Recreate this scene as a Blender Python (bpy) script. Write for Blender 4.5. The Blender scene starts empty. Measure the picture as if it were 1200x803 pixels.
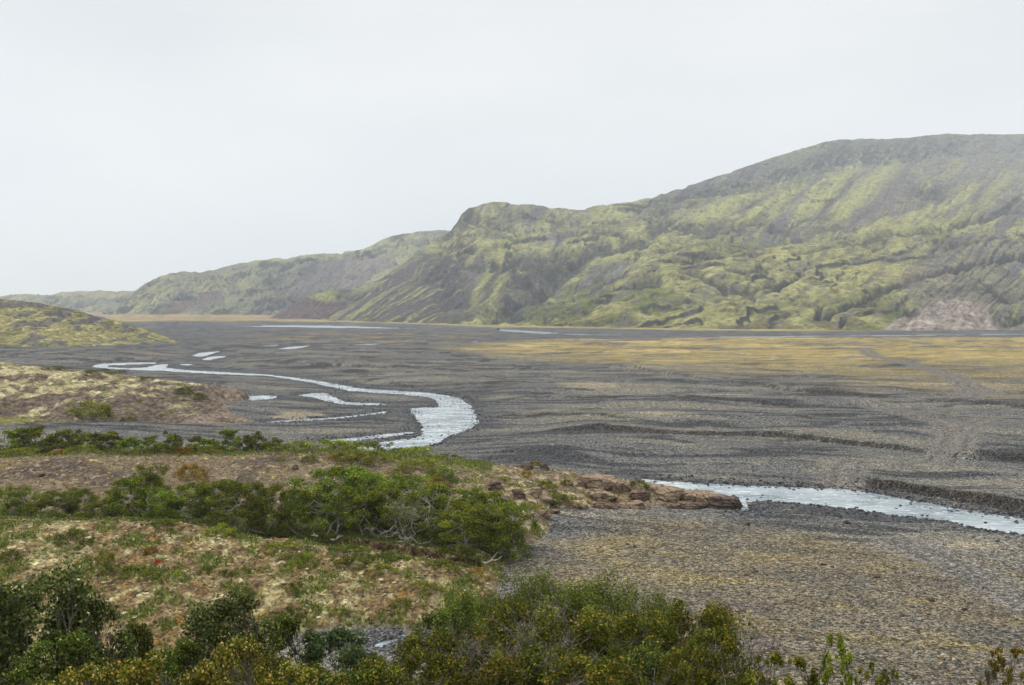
import bpy, math, random
import numpy as np
from mathutils import Vector, Matrix

random.seed(7)
RNG = np.random.default_rng(11)
scene = bpy.context.scene
COL = scene.collection
R = math.radians

# ------------------------------------------------------------------ camera geometry (used to turn map sketches into world points)
H = 14.0                      # eye height above the river flats
F = 1167.0                    # focal length in sketch pixels (1200 wide) = 35 mm
HOR = 362.0                   # horizon row of the sketch
TH = math.atan((HOR - 401.5) / -F) if HOR > 401.5 else math.atan((401.5 - HOR) / F)
CT, ST = math.cos(TH), math.sin(TH)


def ray(px, py):
    a = 401.5 - np.asarray(py, float)
    fw = F * CT + a * ST
    return (np.asarray(px, float) - 600.0) / fw, (a * CT - F * ST) / fw     # dx/dy, dz/dy


def base_z(d):
    return 0.0065 * np.maximum(0.0, np.asarray(d, float) - 700.0)


def on_flat(px, py, z=0.0):
    """where the sight line through a sketch point meets the river flats (plus z)"""
    u, s = ray(px, py)
    d = (z - H) / np.minimum(s, -1e-4)
    for _ in range(12):
        d = np.clip((z + base_z(d) - H) / np.minimum(s, -1e-4), 5, 6000)
    return u * d, d


def at(px, py, d):
    u, s = ray(px, py)
    return Vector((float(u * d), float(d), float(H + s * d)))


def proj(x, y, z):
    u = x / y
    s = (z - H) / y
    # a*CT - F*ST = s*(F*CT + a*ST)
    a = F * (s * CT + ST) / (CT - s * ST)
    return 600.0 + u * (F * CT + a * ST), 401.5 - a


# ------------------------------------------------------------------ numpy noise
def _tables(seed):
    r = np.random.default_rng(seed)
    p = r.permutation(256)
    ang = r.random(256) * 2 * np.pi
    return np.concatenate([p, p]).astype(np.int32), np.cos(ang), np.sin(ang)


_T = {}


def pn(x, y, seed=0):
    if seed not in _T:
        _T[seed] = _tables(seed)
    P, gx, gy = _T[seed]
    x = np.asarray(x, float)
    y = np.asarray(y, float)
    xi = np.floor(x)
    yi = np.floor(y)
    xf, yf = x - xi, y - yi
    xi = xi.astype(np.int64) & 255
    yi = yi.astype(np.int64) & 255
    u = xf * xf * xf * (xf * (xf * 6 - 15) + 10)
    v = yf * yf * yf * (yf * (yf * 6 - 15) + 10)
    x1 = (xi + 1) & 255
    y1 = (yi + 1) & 255

    def g(a, b, dx, dy):
        h = P[P[a] + b]
        return gx[h] * dx + gy[h] * dy
    n0 = g(xi, yi, xf, yf)
    n1 = g(x1, yi, xf - 1, yf)
    n2 = g(xi, y1, xf, yf - 1)
    n3 = g(x1, y1, xf - 1, yf - 1)
    a = n0 + u * (n1 - n0)
    b = n2 + u * (n3 - n2)
    return (a + v * (b - a)) * 1.5


def fbm(x, y, o=4, seed=0, lac=2.03, gain=0.5):
    t, amp, s = 0.0, 1.0, 0.0
    for k in range(o):
        t = t + amp * pn(x, y, seed + k)
        s += amp
        amp *= gain
        x, y = x * lac + 13.7, y * lac - 7.3
    return t / s


def ridged(x, y, o=4, seed=0, lac=2.1, gain=0.5):
    t, amp, s = 0.0, 1.0, 0.0
    for k in range(o):
        t = t + amp * (1 - np.abs(pn(x, y, seed + k)) * 1.7)
        s += amp
        amp *= gain
        x, y = x * lac + 5.1, y * lac + 9.9
    return t / s


def ss(a, b, x):
    t = np.clip((x - a) / (b - a), 0, 1)
    return t * t * (3 - 2 * t)


def interp(x, pts):
    p = np.array(pts, float)
    return np.interp(x, p[:, 0], p[:, 1])


def smooth_interp(x, pts, k=1):
    p = np.array(pts, float)
    xs = np.linspace(p[0, 0], p[-1, 0], 400)
    ys = np.interp(xs, p[:, 0], p[:, 1])
    n = 2 * k + 1
    ys = np.convolve(np.pad(ys, k, mode='edge'), np.ones(n) / n, 'valid')
    return np.interp(x, xs, ys)


def seg_dist(x, y, poly, closed=False):
    """distance to a polyline"""
    best = np.full(np.shape(x), 1e9)
    n = len(poly)
    for i in range(n if closed else n - 1):
        ax, ay = poly[i]
        bx, by = poly[(i + 1) % n]
        dx, dy = bx - ax, by - ay
        L = dx * dx + dy * dy + 1e-12
        t = np.clip(((x - ax) * dx + (y - ay) * dy) / L, 0, 1)
        best = np.minimum(best, np.hypot(x - ax - t * dx, y - ay - t * dy))
    return best


def inside(x, y, poly):
    c = np.zeros(np.shape(x), bool)
    n = len(poly)
    for i in range(n):
        ax, ay = poly[i]
        bx, by = poly[(i + 1) % n]
        if ay == by:
            continue
        m = ((ay > y) != (by > y)) & (x < (bx - ax) * (y - ay) / (by - ay) + ax)
        c ^= m
    return c


def sdist(x, y, poly):
    """signed distance, positive inside"""
    d = seg_dist(x, y, poly, True)
    return np.where(inside(x, y, poly), d, -d)


def mixc(c, new, m):
    return c + (np.asarray(new, float) - c) * m[..., None]


# ------------------------------------------------------------------ object helpers
def tag(o, label=None, cat=None, group=None, kind=None):
    if label:
        o['label'] = label
    if cat:
        o['category'] = cat
    if group:
        o['group'] = group
    if kind:
        o['kind'] = kind
    return o


def link(name, me, mat=None, parent=None):
    o = bpy.data.objects.new(name, me)
    if mat:
        if not me.materials:
            me.materials.append(mat)
    COL.objects.link(o)
    if parent:
        o.parent = parent
    return o


def raw_mesh(name, co, faces, smooth=True, cols=None):
    """co (n,3), faces (m,k) with k 3 or 4"""
    me = bpy.data.meshes.new(name)
    co = np.ascontiguousarray(co, np.float32)
    faces = np.ascontiguousarray(faces, np.int32)
    m, k = faces.shape
    me.vertices.add(len(co))
    me.vertices.foreach_set('co', co.ravel())
    me.loops.add(m * k)
    me.loops.foreach_set('vertex_index', faces.ravel())
    me.polygons.add(m)
    me.polygons.foreach_set('loop_start', np.arange(0, m * k, k, dtype=np.int32))
    me.polygons.foreach_set('use_smooth', np.full(m, smooth, bool))
    me.update(calc_edges=True)
    if cols is not None:
        for an, c in cols.items():
            a = me.color_attributes.new(an, 'FLOAT_COLOR', 'POINT')
            c4 = np.ones((len(co), 4), np.float32)
            c4[:, :3] = c.reshape(-1, 3)
            a.data.foreach_set('color', c4.ravel())
    return me


def grid_faces(nr, nc):
    i = np.arange(nr - 1)[:, None] * nc + np.arange(nc - 1)[None, :]
    return np.stack([i, i + 1, i + nc + 1, i + nc], -1).reshape(-1, 4)


def grid_normal(X, Y, Z):
    P = np.stack([X, Y, Z], -1)
    dr = np.gradient(P, axis=0)
    dc = np.gradient(P, axis=1)
    n = np.cross(dc, dr)
    n /= np.linalg.norm(n, axis=-1, keepdims=True) + 1e-12
    n *= np.sign(n[..., 2:3] + 1e-9)
    return n


# ------------------------------------------------------------------ materials
class NT:
    def __init__(self, name):
        self.m = bpy.data.materials.new(name)
        self.m.use_nodes = True
        self.t = self.m.node_tree
        self.t.nodes.clear()
        self.out = self.n('ShaderNodeOutputMaterial')

    def n(self, typ, **kw):
        nd = self.t.nodes.new(typ)
        for k, v in kw.items():
            setattr(nd, k, v)
        return nd

    def l(self, a, b):
        self.t.links.new(a, b)

    def val(self, sock, v):
        if hasattr(v, 'is_linked') or isinstance(v, bpy.types.NodeSocket):
            self.l(v, sock)
        else:
            sock.default_value = v

    def math(self, op, a, b=0.0, c=0.0, clamp=False):
        nd = self.n('ShaderNodeMath', operation=op, use_clamp=clamp)
        for s, v in zip(nd.inputs, (a, b, c)):
            self.val(s, v)
        return nd.outputs[0]

    def mix(self, f, a, b, blend='MIX'):
        nd = self.n('ShaderNodeMix', data_type='RGBA', blend_type=blend)
        self.val(nd.inputs[0], f)
        for s, v in ((nd.inputs[6], a), (nd.inputs[7], b)):
            if isinstance(v, tuple) and len(v) == 3:
                v = v + (1.0,)
            self.val(s, v)
        return nd.outputs[2]

    def ramp(self, f, stops, interp='LINEAR'):
        nd = self.n('ShaderNodeValToRGB')
        cr = nd.color_ramp
        cr.interpolation = interp
        while len(cr.elements) < len(stops):
            cr.elements.new(0.5)
        for e, (p, c) in zip(cr.elements, stops):
            e.position = p
            e.color = (c[0], c[1], c[2], 1) if hasattr(c, '__len__') else (c, c, c, 1)
        self.val(nd.inputs[0], f)
        return nd.outputs[0]

    def maprange(self, v, a, b, c, d):
        nd = self.n('ShaderNodeMapRange')
        self.val(nd.inputs[0], v)
        for i, q in enumerate((a, b, c, d)):
            nd.inputs[i + 1].default_value = q
        return nd.outputs[0]

    def noise(self, vec, scale, detail=4, rough=0.55):
        nd = self.n('ShaderNodeTexNoise')
        self.l(vec, nd.inputs['Vector'])
        nd.inputs['Scale'].default_value = scale
        nd.inputs['Detail'].default_value = detail
        nd.inputs['Roughness'].default_value = rough
        return nd.outputs[0]

    def voro(self, vec, scale, feature='F1'):
        nd = self.n('ShaderNodeTexVoronoi', feature=feature)
        self.l(vec, nd.inputs['Vector'])
        nd.inputs['Scale'].default_value = scale
        return nd

    def bump(self, h, strength, dist, normal=None):
        nd = self.n('ShaderNodeBump')
        nd.inputs['Strength'].default_value = strength
        nd.inputs['Distance'].default_value = dist
        self.l(h, nd.inputs['Height'])
        if normal is not None:
            self.l(normal, nd.inputs['Normal'])
        return nd.outputs[0]

    def bsdf(self, color, rough=0.9, spec=0.2, normal=None):
        b = self.n('ShaderNodeBsdfPrincipled')
        self.val(b.inputs['Base Color'], color if not isinstance(color, tuple) else color + (1.0,))
        self.val(b.inputs['Roughness'], rough)
        b.inputs['Specular IOR Level'].default_value = spec
        if normal is not None:
            self.l(normal, b.inputs['Normal'])
        return b

    def finish(self, sh):
        self.l(sh.outputs[0] if hasattr(sh, 'outputs') else sh, self.out.inputs['Surface'])
        return self.m


def attr_material(name, fine, pebble=True, var=0.5, bump=0.5, bdist=0.06, mid=None, tint=0.5):
    """material for terrain: mapped colour 'col' times stone-by-stone variation"""
    t = NT(name)
    pos = t.n('ShaderNodeNewGeometry').outputs['Position']
    col = t.n('ShaderNodeVertexColor', layer_name='col').outputs[0]
    n1 = t.noise(pos, fine * 0.35, 5, 0.65)
    c = col
    if pebble:
        v1 = t.voro(pos, fine)
        v2 = t.voro(pos, fine * (mid or 0.4))
        sep1 = t.n('ShaderNodeSeparateColor')
        t.l(v1.outputs['Color'], sep1.inputs[0])
        sep2 = t.n('ShaderNodeSeparateColor')
        t.l(v2.outputs['Color'], sep2.inputs[0])
        f1 = t.maprange(sep1.outputs[0], 0, 1, 1 - var, 1 + var)
        f2 = t.maprange(sep2.outputs[0], 0, 1, 1 - var * 0.7, 1 + var * 0.7)
        f = t.math('MULTIPLY', f1, f2)
        fn = t.maprange(n1, 0.25, 0.75, 0.85, 1.15)
        f = t.math('MULTIPLY', f, fn)
        tintc = t.ramp(sep1.outputs[1], [(0, (0.9, 0.97, 1.08)), (0.45, (1, 1, 1)), (0.75, (1.05, 1, 0.92)), (0.93, (1.25, 1.05, 0.8)), (1, (1.5, 1.1, 0.75))])
        c = t.mix(tint, c, tintc, 'MULTIPLY')
        vm = t.n('ShaderNodeVectorMath', operation='SCALE')
        t.l(c, vm.inputs[0])
        t.l(f, vm.inputs['Scale'])
        c = vm.outputs[0]
        hh = t.math('MULTIPLY_ADD', v2.outputs['Distance'], -1.6, t.math('MULTIPLY', v1.outputs['Distance'], -0.7))
        hh = t.math('ADD', hh, t.math('MULTIPLY', n1, 0.8))
    else:
        f = t.maprange(n1, 0.25, 0.75, 1 - var, 1 + var)
        vm = t.n('ShaderNodeVectorMath', operation='SCALE')
        t.l(c, vm.inputs[0])
        t.l(f, vm.inputs['Scale'])
        c = vm.outputs[0]
        hh = n1
    nb = t.bump(hh, bump, bdist)
    return t.finish(t.bsdf(c, 1.0, 0.0, nb))


# ------------------------------------------------------------------ world, sun, camera
def build_light():
    w = bpy.data.worlds.new('World')
    scene.world = w
    w.use_nodes = True
    nt = w.node_tree
    nt.nodes.clear()
    out = nt.nodes.new('ShaderNodeOutputWorld')
    bg = nt.nodes.new('ShaderNodeBackground')
    bg.inputs['Strength'].default_value = 0.1
    sky = nt.nodes.new('ShaderNodeTexSky')
    sky.sky_type = 'NISHITA'
    sky.sun_disc = False
    sky.sun_elevation = R(48)
    sky.sun_rotation = R(-75)
    sky.air_density = 1.0
    sky.dust_density = 2.0
    sky.altitude = 100
    # overcast: a thick even deck of cloud hides nearly all of the clear sky
    tc = nt.nodes.new('ShaderNodeTexCoord')
    mp = nt.nodes.new('ShaderNodeMapping')
    mp.inputs['Scale'].default_value = (1.0, 1.0, 3.0)
    nt.links.new(tc.outputs['Generated'], mp.inputs['Vector'])
    nz = nt.nodes.new('ShaderNodeTexNoise')
    nz.inputs['Scale'].default_value = 2.2
    nz.inputs['Detail'].default_value = 5
    nz.inputs['Roughness'].default_value = 0.45
    nt.links.new(mp.outputs[0], nz.inputs['Vector'])
    cr = nt.nodes.new('ShaderNodeValToRGB')
    cr.color_ramp.elements[0].position = 0.25
    cr.color_ramp.elements[0].color = (8.0, 8.3, 8.5, 1)
    cr.color_ramp.elements[1].position = 0.75
    cr.color_ramp.elements[1].color = (10.2, 10.3, 10.3, 1)
    nt.links.new(nz.outputs[0], cr.inputs[0])
    mx = nt.nodes.new('ShaderNodeMix')
    mx.data_type = 'RGBA'
    mx.inputs[0].default_value = 0.94
    nt.links.new(sky.outputs[0], mx.inputs[6])
    nt.links.new(cr.outputs[0], mx.inputs[7])
    # an overcast sky is brightest overhead
    sx = nt.nodes.new('ShaderNodeSeparateXYZ')
    nt.links.new(tc.outputs['Generated'], sx.inputs[0])
    mr = nt.nodes.new('ShaderNodeMapRange')
    mr.interpolation_type = 'SMOOTHSTEP'
    for i, q in enumerate((0.33, 0.95, 1.0, 2.2)):
        mr.inputs[i + 1].default_value = q
    nt.links.new(sx.outputs[2], mr.inputs[0])
    sc = nt.nodes.new('ShaderNodeVectorMath')
    sc.operation = 'SCALE'
    nt.links.new(mx.outputs[2], sc.inputs[0])
    m2 = nt.nodes.new('ShaderNodeMapRange')
    for i, q in enumerate((0.02, 0.33, 1.04, 0.94)):
        m2.inputs[i + 1].default_value = q
    nt.links.new(sx.outputs[2], m2.inputs[0])
    mm = nt.nodes.new('ShaderNodeMath')
    mm.operation = 'MULTIPLY'
    nt.links.new(mr.outputs[0], mm.inputs[0])
    nt.links.new(m2.outputs[0], mm.inputs[1])
    nt.links.new(mm.outputs[0], sc.inputs['Scale'])
    nt.links.new(sc.outputs[0], bg.inputs['Color'])
    nt.links.new(bg.outputs[0], out.inputs[0])

    sl = bpy.data.lights.new('sun', 'SUN')
    sl.energy = 1.5
    sl.angle = R(14)
    sl.color = (1.0, 0.97, 0.93)
    so = bpy.data.objects.new('sun', sl)
    COL.objects.link(so)
    # light comes from the upper left, a little behind the viewer
    el, az = R(48), R(-75)
    d = Vector((math.sin(az) * math.cos(el), math.cos(az) * math.cos(el), math.sin(el)))
    so.rotation_euler = d.to_track_quat('Z', 'Y').to_euler()

    cam = bpy.data.cameras.new('camera')
    cam.sensor_width = 36.0
    cam.lens = F / 1200 * 36
    cam.clip_start = 0.2
    cam.clip_end = 20000
    co = bpy.data.objects.new('camera', cam)
    co.location = (0, 0, H)
    co.rotation_euler = (math.pi / 2 - TH, 0, 0)
    COL.objects.link(co)
    scene.camera = co
    vs = scene.view_settings
    vs.view_transform = 'Standard'
    vs.look = 'None'
    vs.gamma = 1
    vs.exposure = 0.0
    vs.use_curve_mapping = False
    cy = scene.cycles
    cy.max_bounces = 6
    cy.use_adaptive_sampling = False
    cy.diffuse_bounces = 3
    cy.glossy_bounces = 2
    cy.transmission_bounces = 3
    cy.volume_bounces = 1
    cy.transparent_max_bounces = 6
    cy.use_denoising = True
    try:
        cy.denoiser = 'OPENIMAGEDENOISE'
        cy.denoising_input_passes = 'RGB_ALBEDO_NORMAL'
        cy.denoising_prefilter = 'ACCURATE'
    except Exception:
        pass


build_light()

# ------------------------------------------------------------------ river map
RIVERS_PX = [
    [(320, 440), (345, 443), (372, 446.5), (400, 451.5), (420, 455.5), (440, 456.8), (470, 458.5), (500, 460.5), (518, 463), (537, 467),
     (549, 475), (556, 487), (559, 496), (552, 503), (536, 508), (522, 513), (514, 518.5), (500, 523),
     (470, 530), (430, 532), (415, 527), (430, 521), (470, 515), (490, 513.5), (497, 507), (495, 500), (488, 490), (482, 479), (500, 477.5), (517, 477.5),
     (512, 469), (500, 465.5), (470, 462.5), (440, 461), (410, 458.5), (390, 454), (370, 449.5), (345, 445.2), (320, 441.3)],
    [(375, 517), (400, 514.5), (425, 512.5), (447, 509.5), (478, 506.5), (492, 507), (478, 509.5), (447, 514), (420, 516.5), (400, 519)],
    [(350, 463.4), (365, 461), (380, 460.8), (391, 466.5), (405, 471.5), (430, 472.3), (458, 474.5), (430, 475.8), (400, 474.5), (385, 471), (372, 466.5), (355, 465)],
    [(283, 468.3), (292, 464), (310, 463.6), (326, 465), (316, 468.4), (300, 470)],
    [(311, 494.6), (330, 493), (350, 492), (400, 489), (440, 484), (452, 482), (450, 485), (430, 487), (395, 491.5), (340, 494.8), (318, 496)],
    [(108, 430.2), (118, 426.4), (150, 425.1), (182, 424.8), (182, 426.6), (150, 427.7), (125, 428.6), (125, 430.3), (150, 431.8), (172, 430.8), (185, 427.5),
     (196, 426.8), (193, 431), (215, 433.8), (260, 436.2), (322, 439.8), (322, 441.2), (260, 439), (210, 436.2), (190, 434.4), (165, 434.3), (140, 433), (118, 431.4)],
    [(224, 417.4), (236, 413.4), (257, 411.9), (247, 415), (236, 418.2)],
    [(238, 421.2), (247, 418), (264, 417.2), (262, 419), (251, 420.7), (243, 422.6)],
    [(211, 427.4), (219, 426.6), (228, 427.8), (220, 428.6)],
    [(324, 409.6), (340, 406.6), (364, 405.3), (351, 408), (338, 409.8)],
    [(303, 406), (325, 404.4), (326, 405.4)],
    [(270, 382.8), (340, 381.0), (400, 382.0), (445, 383.6), (500, 386.0), (440, 385.9), (390, 384.6), (330, 383.6)],
    [(583, 386.0), (600, 386.5), (655, 390.5), (640, 391.6), (610, 389.6), (587, 388)],
    [(660, 391.6), (760, 393.0), (760, 393.8), (660, 392.4)],
    [(820, 395.8), (850, 394.6), (880, 394.5), (1000, 393.4), (1195, 391.6), (1330, 391), (1330, 392), (1195, 392.8), (1000, 394.8), (880, 396.2), (830, 396.8)],
    [(548, 402), (556, 400.2), (562, 401), (553, 402.6)],
    [(410, 404), (435, 403.2), (446, 403.6), (425, 404.8)],
    [(752, 561), (770, 563.6), (800, 565), (830, 567), (870, 569), (920, 571), (965, 572.8), (1005, 575), (1040, 581.5), (1100, 592.5), (1150, 601), (1195, 608), (1330, 628),
     (1330, 652), (1195, 628), (1150, 622), (1110, 613), (1075, 609), (1040, 604.5), (1000, 598.5), (960, 594), (920, 590), (885, 588), (874, 590), (876, 599), (868, 601), (864, 592), (850, 582), (800, 576), (760, 570)],
    [(1117, 537), (1127, 536), (1138, 537.2), (1127, 538.6)],
    [(436, 757), (452, 752), (468, 749), (462, 754), (446, 759)],
    [(466, 746), (478, 742), (492, 741), (486, 744), (474, 747.5)],
    [(372, 741), (384, 739), (396, 741), (386, 743.5)],
]
WATER = -0.12
RIVERS = []
for pl in RIVERS_PX:
    p = np.array(pl)
    x, y = on_flat(p[:, 0], p[:, 1], WATER)
    RIVERS.append(list(zip(x, y)))


def river_sd(x, y):
    """signed distance to the nearest water edge (positive in the water), metres"""
    best = np.full(x.shape, -999.0)
    jx = x + 0.5 * np.minimum(1, y / 150) * pn(x * 0.9, y * 0.9, 71) + 0.25 * pn(x * 2.7, y * 2.7, 72)
    jy = y + (0.5 * np.minimum(1, y / 150) * pn(x * 0.9, y * 0.9, 73) + 0.25 * pn(x * 2.7, y * 2.7, 74))
    for p in RIVERS:
        a = np.array(p)
        pad = 45.0
        m = (x > a[:, 0].min() - pad) & (x < a[:, 0].max() + pad) & (y > a[:, 1].min() - pad) & (y < a[:, 1].max() + pad)
        if m.any():
            best[m] = np.maximum(best[m], sdist(jx[m], jy[m], p))
    return best


# cut banks in the gravel: (map line, height, how far back it fades)
BANKS = [
    ([(985, 573), (1010, 571), (1050, 577), (1120, 589), (1195, 603), (1330, 626)], 0.85, 22),
    ([(640, 512), (700, 515), (820, 519), (950, 523), (1040, 527), (1085, 532), (1108, 530)], 0.6, 30),
    ([(1124, 531), (1150, 536), (1195, 542), (1330, 552)], 0.95, 30),
    ([(447, 450), (470, 454), (500, 457.5), (535, 463), (553, 470), (560, 482), (566, 492)], 0.45, 25),
    ([(566, 492), (600, 489), (650, 492), (700, 497), (760, 503)], 0.25, 18),
    ([(690, 431), (760, 440), (800, 446), (860, 456), (950, 465), (1040, 470), (1075, 473)], 0.45, 45),
    ([(1040, 475), (1100, 479), (1195, 486), (1330, 492)], 0.4, 18),
    ([(560, 474), (620, 468), (700, 472), (760, 470), (850, 478), (960, 487)], 0.28, 18),
    ([(300, 428), (340, 430), (400, 432), (460, 434), (560, 440)], 0.35, 40),
    ([(60, 428), (90, 427), (140, 424), (200, 424)], 0.3, 30),
    ([(170, 381), (250, 380.2), (330, 380.5)], 1.0, 120),
]
BANKS_W = []
for pl, h, back in BANKS:
    p = np.array(pl)
    x, y = on_flat(p[:, 0], p[:, 1], 0.0)
    BANKS_W.append((x / y, y, h, back))

TRACKS_PX = [
    ([(1012, 411), (1022, 420), (1045, 427), (1075, 433), (1105, 442), (1128, 453), (1140, 463), (1128, 471), (1090, 473), (1050, 476), (1010, 477)], 2.6),
    ([(1128, 453), (1150, 462), (1165, 466), (1195, 469)], 2.0),
    ([(1005, 478), (1040, 487), (1080, 495), (1108, 503), (1122, 512), (1118, 524), (1112, 534), (1098, 545), (1060, 556)], 2.3),
    ([(1165, 500), (1140, 508), (1122, 516)], 2.0),
    ([(985, 572), (990, 558), (1000, 549)], 1.8),
    ([(1055, 636), (1085, 648), (1120, 664), (1160, 684), (1200, 706), (1290, 756)], 1.5),
]
TRACKS = []
for pl, wd in TRACKS_PX:
    p = np.array(pl)
    x, y = on_flat(p[:, 0], p[:, 1], 0.0)
    TRACKS.append((list(zip(x, y)), wd))

GOLD_PX = [(505, 413), (560, 401.5), (640, 398.5), (760, 399), (850, 395.6), (1000, 397), (1195, 396), (1330, 396), (1330, 482), (1195, 480), (1120, 471), (1000, 463),
           (900, 455), (820, 447), (720, 433), (620, 427)]
GOLD = list(zip(*on_flat(np.array(GOLD_PX)[:, 0], np.array(GOLD_PX)[:, 1])))
BAR_PX = [(650, 640), (700, 612), (760, 606), (880, 612), (1000, 632), (1100, 650), (1195, 668), (1400, 720), (1400, 900), (600, 900), (560, 720), (610, 668)]
BAR = list(zip(*on_flat(np.array(BAR_PX)[:, 0], np.array(BAR_PX)[:, 1])))


def flat_height(x, y, rsd):
    d = y
    u = x / np.maximum(y, 1)
    # gravel bars and shallow dry braids, stepped like cut terraces
    wx = x + 6 * fbm(x / 30, y / 30, 2, 31)
    wy = y + 6 * fbm(x / 30, y / 30, 2, 33)
    a = R(14)
    rx, ry = wx * math.cos(a) - wy * math.sin(a), wx * math.sin(a) + wy * math.cos(a)
    v = 0.75 + 1.05 * fbm(rx / 55, ry / 17, 4, 35)
    st = 0.30
    fr = v / st
    fl = np.floor(fr)
    z = st * (fl + ss(0.0, 0.16, fr - fl)) * 0.9 + 0.05 * fbm(rx / 7, ry / 3, 3, 41)
    z = np.maximum(z, 0.04)
    near = ss(2.0, 20.0, -rsd)
    z = 0.05 + 0.05 * fbm(x / 5, y / 3, 3, 43) + (z - 0.05) * near
    # the near bar is smooth
    nb = ss(70, 60, d) * ss(-0.2, 0.0, u + 0.1)
    z = z * (1 - nb) + nb * (0.08 + 0.07 * fbm(rx / 9, ry / 5, 4, 44) + 0.05 * fbm(rx / 2, ry / 1, 2, 45))
    riser = np.zeros_like(z)
    for bu, by, h, back in BANKS_W:
        us = bu
        if bu[0] > bu[-1]:
            us, byy = bu[::-1], by[::-1]
        else:
            byy = by
        yb = np.interp(u, us, byy) + 0.016 * by.mean() * fbm(x / 3, y / 8, 4, 47)
        w = (0.40 + by.mean() * 0.003) * (1.15 + 1.3 * np.clip(fbm(x / 2.5, y / 6, 3, 49), -0.6, 1))
        e = (us[-1] - us[0]) * 0.12
        end = ss(us[0] - e * .2, us[0] + e, u) * ss(us[-1] + e * .2, us[-1] - e, u)
        t = y - yb
        up = ss(0, w, t) * (1 - ss(w, back * (by.mean() / 100), t)) * end
        z = z + h * up * (0.75 + 0.6 * fbm(x / 9, y / 20, 2, 48))
        riser = np.maximum(riser, end * ss(-0.3 * w, 0.1 * w, t) * ss(1.5 * w, w * 0.9, t))
    wet = ss(-0.35, 0.25, rsd * np.clip(60.0 / np.maximum(d, 60), 0.35, 1))
    z = z * (1 - wet) + (-0.38) * wet
    return z + base_z(d), riser


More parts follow.
